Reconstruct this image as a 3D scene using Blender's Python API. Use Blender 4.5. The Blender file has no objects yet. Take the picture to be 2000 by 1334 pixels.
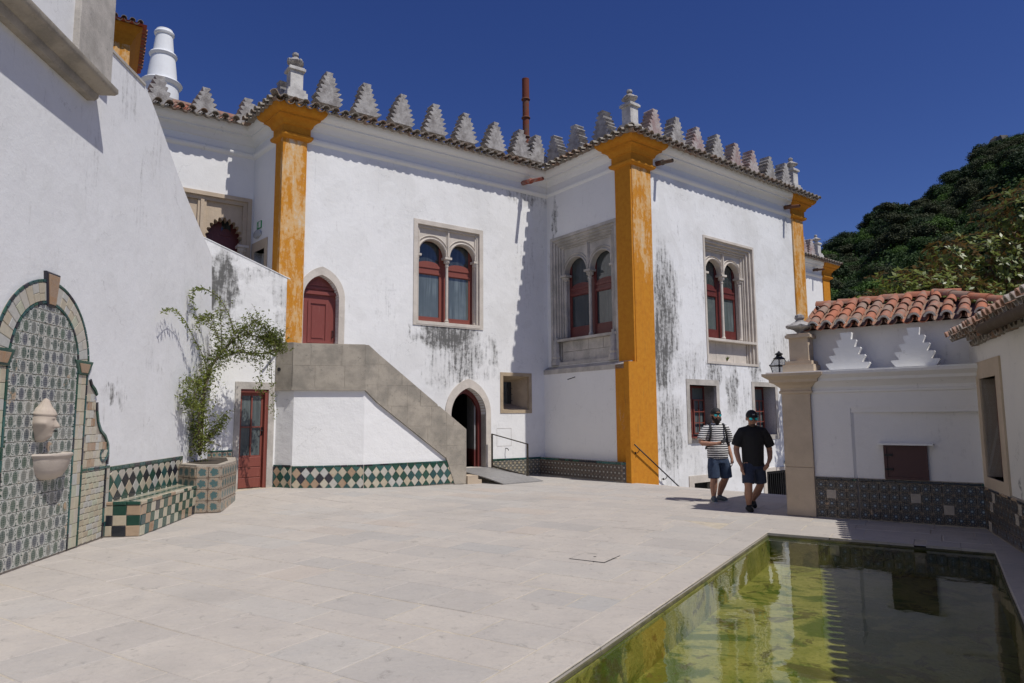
import bpy, bmesh, math, random
import numpy as np
from math import sin, cos, pi, radians, sqrt, atan2
from mathutils import Vector, Matrix
from mathutils.geometry import tessellate_polygon

S = bpy.context.scene
COL = S.collection
rnd = random.Random(11)

# ------------------------------------------------------------------ camera
cd = bpy.data.cameras.new('camera'); cam = bpy.data.objects.new('camera', cd); COL.objects.link(cam)
S.camera = cam
cd.sensor_width = 36.0; cd.lens = 24.0; cd.clip_start = 0.05; cd.clip_end = 3000
pitch = math.atan(149 / 1333.0)
R0 = Matrix.Rotation(radians(90) + pitch, 4, 'X')
ROLL = radians(-0.38)
cam.matrix_world = Matrix.Translation((0, 0, 1.65)) @ R0 @ Matrix.Rotation(ROLL, 4, 'Z')

# ------------------------------------------------------------------ sky, sun, exposure
SUN_AZ, SUN_EL = 130.0, 59.5          # degrees clockwise from +Y, and above the horizon
w = bpy.data.worlds.new('World'); S.world = w; w.use_nodes = True
wn = w.node_tree.nodes; wl = w.node_tree.links
bg = wn['Background']
sky = wn.new('ShaderNodeTexSky'); sky.sky_type = 'NISHITA'; sky.sun_disc = False
sky.sun_elevation = radians(SUN_EL); sky.sun_rotation = radians(SUN_AZ)
sky.altitude = 1500; sky.air_density = 1.0; sky.dust_density = 0.1; sky.ozone_density = 4.5
hs = wn.new('ShaderNodeHueSaturation'); hs.inputs['Hue'].default_value = .522; hs.inputs['Saturation'].default_value = 1.2; hs.inputs['Value'].default_value = 1.0
wl.new(sky.outputs[0], hs.inputs['Color']); wl.new(hs.outputs[0], bg.inputs[0]); bg.inputs[1].default_value = 0.076
sl = bpy.data.lights.new('sun', 'SUN'); sun = bpy.data.objects.new('sun', sl); COL.objects.link(sun)
sl.energy = 3.85; sl.angle = radians(0.53); sl.color = (1.0, 0.965, 0.91)
sd = Vector((sin(radians(SUN_AZ)) * cos(radians(SUN_EL)), cos(radians(SUN_AZ)) * cos(radians(SUN_EL)), sin(radians(SUN_EL))))
sun.rotation_euler = sd.to_track_quat('Z', 'Y').to_euler(); sun.location = (20, -20, 40)
S.view_settings.view_transform = 'Standard'; S.view_settings.look = 'None'
S.view_settings.exposure = 0.0; S.view_settings.gamma = 1.0; S.view_settings.use_curve_mapping = False
S.cycles.max_bounces = 7; S.cycles.diffuse_bounces = 4; S.cycles.transparent_max_bounces = 12

# ------------------------------------------------------------------ scene helpers
WM = {}                                # own record of world matrices (no depsgraph needed)
I4 = Matrix.Identity(4)

def mesh(name, vs, fs, mat=None, uv=None, smooth=False):
    me = bpy.data.meshes.new(name)
    me.from_pydata([tuple(v) for v in vs], [], [tuple(f) for f in fs])
    if mat is not None: me.materials.append(mat)
    if smooth:
        me.polygons.foreach_set('use_smooth', [True] * len(me.polygons))
    if uv is not None:                 # uv: function(vertex) -> (u, v)
        l = me.uv_layers.new(name='UVMap')
        for lp in me.loops: l.data[lp.index].uv = uv(me.vertices[lp.vertex_index].co)
    me.update()
    return me

def obj(name, me, parent=None, M=I4, label=None, kind=None):
    o = bpy.data.objects.new(name, me); COL.objects.link(o)
    if parent is not None:
        o.parent = parent; o.matrix_basis = WM[parent].inverted() @ M
    else:
        o.matrix_basis = M
    WM[o] = M.copy()
    if label: o['label'] = label
    if kind: o['kind'] = kind
    return o

def thing(name, label, cat, loc=(0, 0, 0), group=None):
    return tag(obj(name, None, None, Matrix.Translation(loc)), label, cat, group)

def tag(o, label=None, cat=None, group=None, kind=None):
    if label: o['label'] = label
    if cat: o['category'] = cat
    if group: o['group'] = group
    if kind: o['kind'] = kind
    return o

class Frame:
    """Vertical plane: X along the wall (left to right as seen), Y into the wall, Z up."""
    def __init__(s, a, b=None, head=None):
        s.o = Vector((a[0], a[1]))
        if b is not None: s.d = (Vector((b[0], b[1])) - s.o).normalized()
        else: s.d = Vector((sin(radians(head)), cos(radians(head))))
        s.n = Vector((s.d.y, -s.d.x))
        s.M = Matrix(((s.d.x, -s.n.x, 0, s.o.x), (s.d.y, -s.n.y, 0, s.o.y), (0, 0, 1, 0), (0, 0, 0, 1)))
    def at(s, x, y=0, z=0): return s.M @ Matrix.Translation((x, y, z))
    def p(s, x, off=0, z=0):           # off = distance out of the wall
        q = s.o + s.d * x + s.n * off
        return Vector((q.x, q.y, z))

class MB:
    """collects geometry, then becomes one mesh"""
    def __init__(s): s.v = []; s.f = []
    def add(s, vs, fs, M=None):
        k = len(s.v)
        s.v += [tuple(M @ Vector(v)) for v in vs] if M is not None else [tuple(v) for v in vs]
        s.f += [tuple(i + k for i in f) for f in fs]; return s
    def box(s, a, b, M=None):
        x0, y0, z0 = a; x1, y1, z1 = b
        vs = [(x0, y0, z0), (x1, y0, z0), (x1, y1, z0), (x0, y1, z0), (x0, y0, z1), (x1, y0, z1), (x1, y1, z1), (x0, y1, z1)]
        return s.add(vs, [(0, 3, 2, 1), (4, 5, 6, 7), (0, 1, 5, 4), (1, 2, 6, 5), (2, 3, 7, 6), (3, 0, 4, 7)], M)
    def quad(s, *p): return s.add(p, [tuple(range(len(p)))])
    def tube(s, pts, r, n=8, M=None, caps=True):
        pts = [Vector(p) for p in pts]
        rr = r if isinstance(r, (list, tuple)) else [r] * len(pts)
        vs = []; fs = []
        up = None
        for i, p in enumerate(pts):
            t = (pts[min(i + 1, len(pts) - 1)] - pts[max(i - 1, 0)])
            t = t.normalized() if t.length > 1e-9 else Vector((0, 0, 1))
            if up is None:
                up = Vector((0, 0, 1)) if abs(t.z) < .9 else Vector((1, 0, 0))
            a = t.cross(up); 
            if a.length < 1e-6: a = t.cross(Vector((0, 1, 0)))
            a.normalize(); b = a.cross(t).normalized(); up = b
            for k in range(n):
                th = 2 * pi * k / n
                vs.append(p + (a * cos(th) + b * sin(th)) * rr[i])
        for i in range(len(pts) - 1):
            for k in range(n):
                k2 = (k + 1) % n
                fs.append((i * n + k, i * n + k2, (i + 1) * n + k2, (i + 1) * n + k))
        if caps:
            fs.append(tuple(range(n))[::-1]); fs.append(tuple((len(pts) - 1) * n + k for k in range(n)))
        return s.add(vs, fs, M)
    def lathe(s, prof, n=16, M=None, sq=False):
        vs = []; fs = []
        for (r, z) in prof:
            for k in range(n):
                th = 2 * pi * (k + (.5 if sq else 0)) / n
                q = r * (sqrt(2) if sq else 1)
                vs.append((q * cos(th), q * sin(th), z))
        for i in range(len(prof) - 1):
            for k in range(n):
                k2 = (k + 1) % n
                fs.append((i * n + k, i * n + k2, (i + 1) * n + k2, (i + 1) * n + k))
        fs.append(tuple(range(n))[::-1]); fs.append(tuple((len(prof) - 1) * n + k for k in range(n)))
        return s.add(vs, fs, M)
    def slab(s, outer, holes=(), y0=0.0, y1=0.2, M=None):
        """polygon in (x, z) with holes, extruded from y0 (front) to y1"""
        loops = [list(outer)] + [list(h) for h in holes]
        flat = [p for l in loops for p in l]
        tris = tessellate_polygon([[Vector((p[0], p[1], 0)) for p in l] for l in loops])
        n = len(flat)
        vs = [(p[0], y0, p[1]) for p in flat] + [(p[0], y1, p[1]) for p in flat]
        fs = []
        for t in tris:
            a, b, c = [flat[i] for i in t]
            ar = (b[0] - a[0]) * (c[1] - a[1]) - (c[0] - a[0]) * (b[1] - a[1])
            if abs(ar) < 1e-12: continue
            t = tuple(t) if ar > 0 else tuple(t)[::-1]
            fs.append(t); fs.append(tuple(i + n for i in t[::-1]))
        k = 0
        for li, l in enumerate(loops):
            m = len(l)
            ar = sum(l[i][0] * l[(i + 1) % m][1] - l[(i + 1) % m][0] * l[i][1] for i in range(m))
            ccw = ar > 0
            for i in range(m):
                a, b = k + i, k + (i + 1) % m
                f = (a, a + n, b + n, b)
                if ccw == (li > 0): f = f[::-1]
                fs.append(f)
            k += m
        return s.add(vs, fs, M)
    def sweep(s, path, prof, closed=False, plane='xz', M=None, capped=True):
        """prof points (r, h): r to the right of the travel direction in the plane, h out of the plane
        plane 'xz': wall-local (x, z), out = -y;  plane 'xy': plan, out = z (up)"""
        P = [Vector(p) for p in path]; n = len(P); vs = []; m = len(prof)
        for i in range(n):
            d1 = (P[i] - P[i - 1]) if (i > 0 or closed) else (P[i + 1] - P[i])
            d2 = (P[(i + 1) % n] - P[i]) if (i < n - 1 or closed) else (P[i] - P[i - 1])
            d1.normalize(); d2.normalize()
            n1 = Vector((d1.y, -d1.x)); n2 = Vector((d2.y, -d2.x))
            mt = n1 + n2
            mt = mt.normalized() if mt.length > 1e-6 else n1
            mt = mt / max(.25, mt.dot(n1))
            for (r, h) in prof:
                q = P[i] + mt * r
                vs.append((q.x, -h, q.y) if plane == 'xz' else (q.x, q.y, h))
        fs = []
        for i in range(n if closed else n - 1):
            j = (i + 1) % n
            for k in range(m - 1):
                fs.append((i * m + k, j * m + k, j * m + k + 1, i * m + k + 1))
        if not closed and capped:
            fs.append(tuple(range(m))); fs.append(tuple((n - 1) * m + k for k in range(m))[::-1])
        return s.add(vs, fs, M)
    def mesh(s, name, mat, smooth=False, fix=True, **kw):
        me = mesh(name, s.v, s.f, mat, smooth=smooth, **kw)
        if fix:
            b = bmesh.new(); b.from_mesh(me); bmesh.ops.recalc_face_normals(b, faces=b.faces); b.to_mesh(me); b.free()
        return me
    def obj(s, name, mat, parent=None, M=I4, smooth=False, fix=True, label=None, kind=None, auto=False):
        o = obj(name, s.mesh(name, mat, smooth or auto, fix), parent, M, label, kind)
        if auto:
            o.data.set_sharp_from_angle(angle=radians(38))
        return o

def clip(poly, a, b, c):
    """keep the part of a polygon where a*x + b*y + c >= 0"""
    out = []
    for i in range(len(poly)):
        p, q = poly[i], poly[(i + 1) % len(poly)]
        fp = a * p[0] + b * p[1] + c; fq = a * q[0] + b * q[1] + c
        if fp >= 0: out.append(p)
        if (fp >= 0) != (fq >= 0):
            t = fp / (fp - fq); out.append((p[0] + t * (q[0] - p[0]), p[1] + t * (q[1] - p[1])))
    return out
def clip_rect(poly, x0, x1, y0, y1):
    for a, b, c in ((1, 0, -x0), (-1, 0, x1), (0, 1, -y0), (0, -1, y1)):
        poly = clip(poly, a, b, c)
        if len(poly) < 3: return []
    return poly
def area(p): return sum(p[i][0] * p[(i + 1) % len(p)][1] - p[(i + 1) % len(p)][0] * p[i][1] for i in range(len(p))) / 2
def inset(poly, g):
    """shrink a convex polygon by g on each side"""
    if area(poly) < 0: poly = poly[::-1]
    out = poly; n = len(poly)
    for i in range(n):
        p, q = poly[i], poly[(i + 1) % n]
        dx, dy = q[0] - p[0], q[1] - p[1]; l = math.hypot(dx, dy)
        if l < 1e-6: continue
        a, b = -dy / l, dx / l
        out = clip(out, a, b, -(a * p[0] + b * p[1]) - g)
        if len(out) < 3: return []
    return out
def plate(poly, t, bev, plane='xz', jit=0.0, y0=0.0, uvbox=None, mat=None, name='tile', zf=None):
    """a flat piece with a chamfered edge; standing (xz, front towards -y) or lying (xy, top up)"""
    if area(poly) < 0: poly = poly[::-1]
    n = len(poly); inn = inset(poly, bev)
    if len(inn) != n:
        cx = sum(p[0] for p in poly) / n; cy = sum(p[1] for p in poly) / n
        inn = [(cx + (p[0] - cx) * .93, cy + (p[1] - cy) * .93) for p in poly]
    j = [rnd.uniform(-jit, jit) for _ in range(3)]
    def lift(p, h):
        hh = h + (j[0] + j[1] * (p[0] - poly[0][0]) + j[2] * (p[1] - poly[0][1]) if h > 0 else 0)
        if plane == 'xz': return (p[0], y0 - hh, p[1])
        return (p[0], p[1], y0 + hh + (zf(p) if zf else 0))
    vs = [lift(p, 0) for p in poly] + [lift(p, t - bev) for p in poly] + [lift(p, t) for p in inn]
    fs = [tuple(2 * n + i for i in range(n))]
    for i in range(n):
        k = (i + 1) % n
        fs.append((i, k, n + k, n + i)); fs.append((n + i, n + k, 2 * n + k, 2 * n + i))
    uv = None
    if uvbox:
        x0, x1, z0, z1 = uvbox
        uv = (lambda c: ((c.x - x0) / (x1 - x0), (c.z - z0) / (z1 - z0))) if plane == 'xz' else (lambda c: ((c.x - x0) / (x1 - x0), (c.y - z0) / (z1 - z0)))
    return mesh(name, vs, fs, mat, uv=uv)
def rect(x0, x1, z0, z1): return [(x0, z0), (x1, z0), (x1, z1), (x0, z1)]
def arch(x0, x1, z0, zs, n=14, point=0.0):
    """door outline: straight jambs from z0 to the spring line zs, then a round or pointed head"""
    r = (x1 - x0) / 2; cx = (x0 + x1) / 2
    pts = [(x0, z0), (x1, z0)]
    if point <= 0:
        pts += [(cx + r * cos(pi * k / n), zs + r * sin(pi * k / n)) for k in range(n + 1)]
    else:                               # two-centred pointed arch; point = shift of the centres / r
        e = r * point; R = r + e; a = math.acos(e / R)
        pts += [(cx - e + R * cos(a * k / n), zs + R * sin(a * k / n)) for k in range(n + 1)]
        pts += [(cx + e - R * cos(a * (n - 1 - k) / n), zs + R * sin(a * (n - 1 - k) / n)) for k in range(n)]
    return pts
# ------------------------------------------------------------------ materials
class NT:
    def __init__(s, name):
        s.m = bpy.data.materials.new(name); s.m.use_nodes = True
        s.t = s.m.node_tree; s.t.nodes.clear()
        s.out = s.t.nodes.new('ShaderNodeOutputMaterial'); s.b = s.t.nodes.new('ShaderNodeBsdfPrincipled')
        s.t.links.new(s.b.outputs[0], s.out.inputs[0])
    def set(s, node, key, v):
        i = node.inputs[key]
        if isinstance(v, bpy.types.NodeSocket): s.t.links.new(v, i)
        elif isinstance(v, (tuple, list)) and i.type == 'RGBA' and len(v) == 3: i.default_value = (*v, 1)
        else: i.default_value = v
    def n(s, typ, ins=None, out=0, **kw):
        nd = s.t.nodes.new('ShaderNode' + typ)
        for k, v in kw.items(): setattr(nd, k, v)
        for k, v in (ins or {}).items(): s.set(nd, k, v)
        return nd.outputs[out]
    def math(s, op, a, b=0.0, c=0.0, clamp=False):
        return s.n('Math', {0: a, 1: b, 2: c}, operation=op, use_clamp=clamp)
    def mix(s, f, a, b, mode='MIX'):
        return s.n('Mix', {0: f, 6: a, 7: b}, out=2, data_type='RGBA', blend_type=mode)
    def ramp(s, f, a, b, smooth=True):          # map f from a..b to 0..1
        return s.n('MapRange', {0: f, 1: a, 2: b, 3: 0.0, 4: 1.0}, interpolation_type='SMOOTHSTEP' if smooth else 'LINEAR')
    def noise(s, vec, scale, detail=4, rough=.55, out=0, dist=0.0):
        return s.n('TexNoise', {'Vector': vec, 'Scale': scale, 'Detail': detail, 'Roughness': rough, 'Distortion': dist}, out=out)
    def obj(s): return s.n('TexCoord', out=3)
    def uv(s): return s.n('TexCoord', out=2)
    def pos(s): return s.n('NewGeometry', out=0)
    def rand(s): return s.n('ObjectInfo', out=5)
    def scale(s, v, k): return s.n('Mapping', {'Vector': v, 'Scale': k})
    def bump(s, h, strength=.3, dist=.01, prev=None):
        ins = {'Height': h, 'Strength': strength, 'Distance': dist}
        if prev is not None: ins['Normal'] = prev
        return s.n('Bump', ins)
    def fin(s, col, rough=.6, normal=None, **kw):
        s.set(s.b, 'Base Color', col); s.set(s.b, 'Roughness', rough)
        if normal is not None: s.set(s.b, 'Normal', normal)
        for k, v in kw.items(): s.set(s.b, k.replace('_', ' '), v)
        return s.m

def plaster(name, base=(.80, .795, .78), blobs=(), bumpk=1.0, dirt=.20, base_dirt=.42):
    """lime-washed render; blobs = (x, z, rx, rz, strength) where rain and lichen have blackened this wall"""
    t = NT(name); o = t.obj(); p = t.pos()
    big = t.noise(p, .7, 5, .6); mid = t.noise(p, 5, 6, .65); fine = t.noise(p, 45, 4, .6)
    col = t.mix(t.math('MULTIPLY', t.ramp(big, .42, .72), dirt), base, (.50, .49, .46))
    col = t.mix(t.math('MULTIPLY', t.ramp(mid, .56, .76), dirt * 1.2), col, (.42, .41, .39))
    pt = t.noise(p, .9, 3, .5, dist=.8); col = t.mix(t.math('MULTIPLY', t.ramp(pt, .545, .56), dirt * .55), col, (.56, .55, .52))
    ck = t.n('TexVoronoi', {'Vector': t.n('VectorMath', {0: p, 1: t.noise(p, 1.5, 5, .65, out=1)}, operation='ADD'), 'Scale': .55}, out=0, feature='DISTANCE_TO_EDGE')
    col = t.mix(t.math('MULTIPLY', t.ramp(ck, .0045, .001), t.math('MULTIPLY', t.ramp(big, .5, .6), .35)), col, (.30, .29, .27))
    st = t.noise(t.scale(p, (3.2, 3.2, .33)), 3.4, 8, .68)
    st2 = t.noise(p, 11, 7, .7)
    gen = t.math('MULTIPLY', t.ramp(st, .60, .78), base_dirt)
    col = t.mix(gen, col, (.36, .36, .34))
    if blobs:
        sx = t.n('SeparateXYZ', {0: o}); sx_n = sx.node; X, Z = sx_n.outputs[0], sx_n.outputs[2]
        wob = t.n('SeparateXYZ', {0: t.noise(p, 1.9, 5, .65, out=1)}).node
        X = t.math('ADD', X, t.math('MULTIPLY', t.math('SUBTRACT', wob.outputs[0], .5), 1.1)); Z = t.math('ADD', Z, t.math('MULTIPLY', t.math('SUBTRACT', wob.outputs[1], .5), 1.3))
        m = None
        for (bx, bz, rx, rz, k) in blobs:
            dx = t.math('DIVIDE', t.math('SUBTRACT', X, bx), rx * 1.15); dz = t.math('DIVIDE', t.math('SUBTRACT', Z, bz), rz * 1.15)
            d = t.math('ADD', t.math('MULTIPLY', dx, dx), t.math('MULTIPLY', dz, dz))
            f = t.math('MULTIPLY', t.ramp(d, 1.0, 0.0), k)
            m = f if m is None else t.math('MAXIMUM', m, f)
        # dark streaks and speckles gather where the mask is strong
        st3 = t.noise(t.scale(p, (1, 1, .14)), 15, 5, .6)
        q = t.math('ADD', t.math('MULTIPLY', st3, .9), t.math('ADD', t.math('MULTIPLY', st, .7), t.math('MULTIPLY', st2, .9)))
        q = t.math('ADD', t.math('SUBTRACT', q, 1.25), t.math('MULTIPLY', m, .46))
        col = t.mix(t.math('MULTIPLY', t.ramp(t.math('ADD', m, t.math('MULTIPLY', t.math('SUBTRACT', st, .5), .9)), .25, 1.1), .42), col, (.30, .295, .28))
        col = t.mix(t.math('MULTIPLY', t.ramp(q, .12, .60), .55), col, (.30, .295, .28))
        col = t.mix(t.math('MULTIPLY', t.ramp(q, .33, .62), .85), col, (.085, .083, .078))
    h = t.math('ADD', t.math('MULTIPLY', mid, .8), t.math('MULTIPLY', fine, .25))
    nb = t.bump(h, .5 * bumpk, .02, t.bump(big, .35 * bumpk, .08))
    return t.fin(col, .85, nb, Specular_IOR_Level=.2)

def stone(name, a=(.44, .40, .34), b=(.30, .27, .23), lichen=.3, sc=1.0, bumpk=1.0):
    t = NT(name); p = t.pos()
    n1 = t.noise(p, 2.2 * sc, 6, .65); n2 = t.noise(p, 14 * sc, 6, .7); n3 = t.noise(p, 70 * sc, 3, .6)
    col = t.mix(t.ramp(n1, .35, .68), a, b)
    col = t.mix(t.math('MULTIPLY', t.ramp(n2, .56, .74), lichen), col, (.10, .10, .09))
    col = t.mix(t.math('MULTIPLY', t.ramp(n3, .6, .75), lichen * .6), col, (.58, .55, .48))
    col = t.mix(t.math('MULTIPLY', t.math('SUBTRACT', t.rand(), .5), .22), col, (.16, .15, .13))
    h = t.math('ADD', n2, t.math('MULTIPLY', n3, .5))
    return t.fin(col, .82, t.bump(h, .45 * bumpk, .012), Specular_IOR_Level=.25)

def ochre(name, fade=.5, stain=0.0, zr=None):
    t = NT(name); p = t.pos()
    n1 = t.noise(t.scale(p, (2.2, 2.2, .55)), 1.8, 8, .74, dist=.4); n2 = t.noise(p, 9, 6, .7)
    col = t.mix(t.ramp(n2, .3, .7), (.57, .245, .024), (.50, .19, .018))
    f = t.math('ADD', t.math('MULTIPLY', n1, .7), t.math('MULTIPLY', n2, .3))
    if zr:
        g_ = t.ramp(t.n('SeparateXYZ', {0: t.obj()}).node.outputs[2], zr[0], zr[1])
        f = t.math('SUBTRACT', f, t.math('MULTIPLY', t.math('SUBTRACT', 1.0, g_), .30))
    if fade > 0:
        col = t.mix(t.math('MULTIPLY', t.ramp(f, .60 - .17 * fade, .68 - .16 * fade), .82), col, (.66, .43, .20))
        col = t.mix(t.math('MULTIPLY', t.ramp(f, .535, .63), .85 * fade), col, (.62, .54, .42))
    if stain:
        s = t.noise(t.scale(p, (3, 3, .4)), 4, 7, .7)
        col = t.mix(t.math('MULTIPLY', t.ramp(s, .55, .72), stain), col, (.16, .09, .04))
    return t.fin(col, .85, t.bump(t.math('ADD', n2, n1), .35, .012), Specular_IOR_Level=.2)

def clay(name, a=(.50, .15, .065), b=(.33, .12, .07), grey=.3, lich=(.34, .31, .27)):
    t = NT(name); p = t.pos(); r = t.rand()
    n1 = t.noise(p, 9, 5, .65); n2 = t.noise(p, 40, 4, .65)
    col = t.mix(r, a, b)
    k = t.math('ADD', t.math('MULTIPLY', n1, .75), t.math('MULTIPLY', r, .3))
    col = t.mix(t.math('MULTIPLY', t.ramp(k, .62 - grey * .35, .82 - grey * .25), .85), col, lich)
    col = t.mix(t.math('MULTIPLY', t.ramp(n2, .58, .75), .5), col, (.09, .075, .06))
    return t.fin(col, .88, t.bump(n2, .5, .006), Specular_IOR_Level=.2)

def paint(name, c, rough=.45, wear=.25, worn=(.36, .16, .12)):
    t = NT(name); p = t.pos()
    n = t.noise(t.scale(p, (5, 5, 1)), 4, 6, .7); n2 = t.noise(p, 30, 4)
    col = t.mix(t.math('MULTIPLY', t.ramp(n, .52, .75), wear), c, worn)
    return t.fin(col, rough, t.bump(n2, .15, .004))

def plain(name, c, rough=.6, var=.15, sc=8, metal=0.0, bumpk=.2):
    t = NT(name); p = t.pos(); n = t.noise(p, sc, 5, .6)
    d = tuple(x * (1 - var * 2) for x in c)
    return t.fin(t.mix(t.ramp(n, .3, .7), c, d), rough, t.bump(n, bumpk, .004), Metallic=metal)

def glaze(name, c, d, worn=.25, under=(.42, .30, .19), rough=.22):
    """glazed tile of one colour: tone differs from tile to tile, glaze chipped to the biscuit in places"""
    t = NT(name); p = t.pos(); r = t.rand()
    n = t.noise(p, 17, 5, .65); n2 = t.noise(p, 5, 4, .6)
    col = t.mix(r, c, d); col = t.mix(t.math('MULTIPLY', t.ramp(n, .4, .8), .35), col, tuple(x * .45 for x in c))
    q = t.math('ADD', t.math('MULTIPLY', n, .6), t.math('ADD', t.math('MULTIPLY', n2, .4), t.math('MULTIPLY', r, .12)))
    wm = t.ramp(q, .78 - .36 * worn, .86 - .36 * worn)
    col = t.mix(wm, col, under)
    return t.fin(col, t.math('ADD', t.math('MULTIPLY', wm, .5), rough), t.bump(n, .25, .004), Specular_IOR_Level=.5)

def oval_tile(name):
    t = NT(name); u = t.uv(); p = t.pos(); r = t.rand()
    sp = t.n('SeparateXYZ', {0: u}).node; U, V = sp.outputs[0], sp.outputs[1]
    du = t.math('DIVIDE', t.math('SUBTRACT', U, .5), .33); dv = t.math('DIVIDE', t.math('SUBTRACT', V, .5), .45)
    d = t.math('SQRT', t.math('ADD', t.math('MULTIPLY', du, du), t.math('MULTIPLY', dv, dv)))
    inside = t.ramp(d, 1.03, .93)
    lx = t.math('ABSOLUTE', t.math('SINE', t.math('ADD', t.math('MULTIPLY', U, 15), t.math('MULTIPLY', r, 6)))); lz = t.math('ABSOLUTE', t.math('SINE', t.math('MULTIPLY', V, 20)))
    lines = t.math('MAXIMUM', t.ramp(lx, .93, 1.0), t.ramp(lz, .90, 1.0))
    ring = t.math('MULTIPLY', t.ramp(d, .70, .78), t.ramp(d, .88, .80))
    fill = t.math('SUBTRACT', 1.0, t.math('MULTIPLY', t.math('MAXIMUM', lines, ring), .42))
    corner = t.math('MULTIPLY', t.ramp(d, 1.12, 1.2), t.ramp(t.noise(t.n('VectorMath', {0: u, 1: t.n('Combine' + 'XYZ', {0: t.math('MULTIPLY', r, 9)})}, operation='ADD'), 7.5, 2, .5), .53, .56))
    k = t.math('MAXIMUM', t.math('MULTIPLY', inside, fill), corner)
    dark = t.mix(r, (.018, .045, .04), (.03, .075, .045))
    dark = t.mix(t.ramp(t.math('FRACT', t.math('MULTIPLY', r, 7.3)), .55, .9), dark, (.035, .045, .075))
    dark = t.mix(t.ramp(t.math('FRACT', t.math('MULTIPLY', r, 3.7)), .8, .95), dark, (.14, .15, .13))
    pale = t.mix(t.noise(p, 6, 3), (.42, .46, .45), (.54, .50, .43))
    col = t.mix(k, pale, dark)
    wn1 = t.noise(p, 7, 6, .72); wn2 = t.noise(p, 2.2, 3)
    col = t.mix(t.ramp(t.math('ADD', t.math('MULTIPLY', wn1, .65), t.math('MULTIPLY', wn2, .35)), .60, .64), col, (.44, .31, .20))
    col = t.mix(t.math('MULTIPLY', t.ramp(t.noise(p, 30, 5, .7), .5, .72), .35), col, (.34, .32, .28))
    return t.fin(col, .3, t.bump(wn1, .3, .006), Specular_IOR_Level=.5)

def star_tile(name, dark=(.018, .02, .03), pale=(.42, .36, .27), mid=(.06, .11, .19), k=8, worn=.5, core_c=(.42, .50, .56), cr=.12):
    t = NT(name); u = t.uv(); p = t.pos(); r = t.rand()
    sp = t.n('SeparateXYZ', {0: u}).node; U, V = sp.outputs[0], sp.outputs[1]
    x = t.math('SUBTRACT', U, .5); y = t.math('SUBTRACT', V, .5)
    rr = t.math('SQRT', t.math('ADD', t.math('MULTIPLY', x, x), t.math('MULTIPLY', y, y)))
    th = t.math('ARCTAN2', y, x)
    pet = t.math('COSINE', t.math('MULTIPLY', th, float(k)))
    col = t.mix(t.ramp(rr, .5, .6), dark, pale)                                   # corners pale
    spot = t.math('MULTIPLY', t.ramp(pet, .1, .5), t.math('MULTIPLY', t.ramp(rr, .25, .29), t.ramp(rr, .37, .33)))
    col = t.mix(spot, col, pale)                                                     # ring of pale lozenges
    spot2 = t.math('MULTIPLY', t.ramp(pet, -.2, -.6), t.math('MULTIPLY', t.ramp(rr, .14, .17), t.ramp(rr, .27, .23)))
    col = t.mix(spot2, col, mid)
    spot3 = t.math('MULTIPLY', t.ramp(t.math('COSINE', t.math('MULTIPLY', th, 16.0)), .3, .6), t.math('MULTIPLY', t.ramp(rr, .40, .42), t.ramp(rr, .49, .46)))
    col = t.mix(t.math('MULTIPLY', spot3, .8), col, pale)
    core = t.ramp(t.math('ADD', t.math('ADD', rr, t.math('MULTIPLY', pet, .025 if cr < .2 else .05)), t.math('MULTIPLY', t.math('SUBTRACT', t.noise(p, 38, 3), .5), 0.0 if cr < .2 else .35)), cr + .03, cr)
    col = t.mix(core, col, core_c)
    q = t.math('ADD', t.math('MULTIPLY', t.noise(p, 10, 6, .7), .6), t.math('MULTIPLY', t.noise(p, 3.3, 3), .4))
    col = t.mix(t.ramp(q, .70 - .18 * worn, .74 - .18 * worn), col, (.40, .28, .18))
    col = t.mix(t.math('MULTIPLY', t.ramp(t.noise(p, 40, 4), .5, .75), .25), col, (.2, .18, .15))
    return t.fin(col, .3, t.bump(q, .3, .006), Specular_IOR_Level=.5)

def glass(name, c=(.045, .055, .058), rough=.04):
    t = NT(name)
    p = t.pos(); fo_ = t.noise(t.scale(p, (1, 1, .06)), 14, 3, .5); lo_ = t.noise(p, 1.1, 3)
    col = t.mix(t.ramp(fo_, .35, .65), tuple(x * .62 for x in c), tuple(min(1, x * 1.25) for x in c)); col = t.mix(t.ramp(lo_, .35, .65), col, tuple(x * .75 for x in c))
    return t.fin(col, rough, t.bump(t.noise(p, 1.3, 2), .05, .02), Specular_IOR_Level=.9)

def leafm(name, a, b, rough=.45, trans=.3, back=None):
    t = NT(name); p = t.pos(); n = t.noise(p, 3, 4, .6); n2 = t.noise(p, 23, 3)
    col = t.mix(t.ramp(t.math('ADD', t.math('MULTIPLY', n, .6), t.math('MULTIPLY', n2, .4)), .35, .65), a, b)
    if back is not None:
        col = t.mix(t.n('NewGeometry', out=6), col, back)
    t.fin(col, rough)
    if trans:
        tr = t.n('BsdfTranslucent', {0: col}); mx = t.t.nodes.new('ShaderNodeMixShader'); mx.inputs[0].default_value = trans
        t.t.links.new(t.b.outputs[0], mx.inputs[1]); t.t.links.new(tr, mx.inputs[2]); t.t.links.new(mx.outputs[0], t.out.inputs[0])
    return t.m

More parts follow.
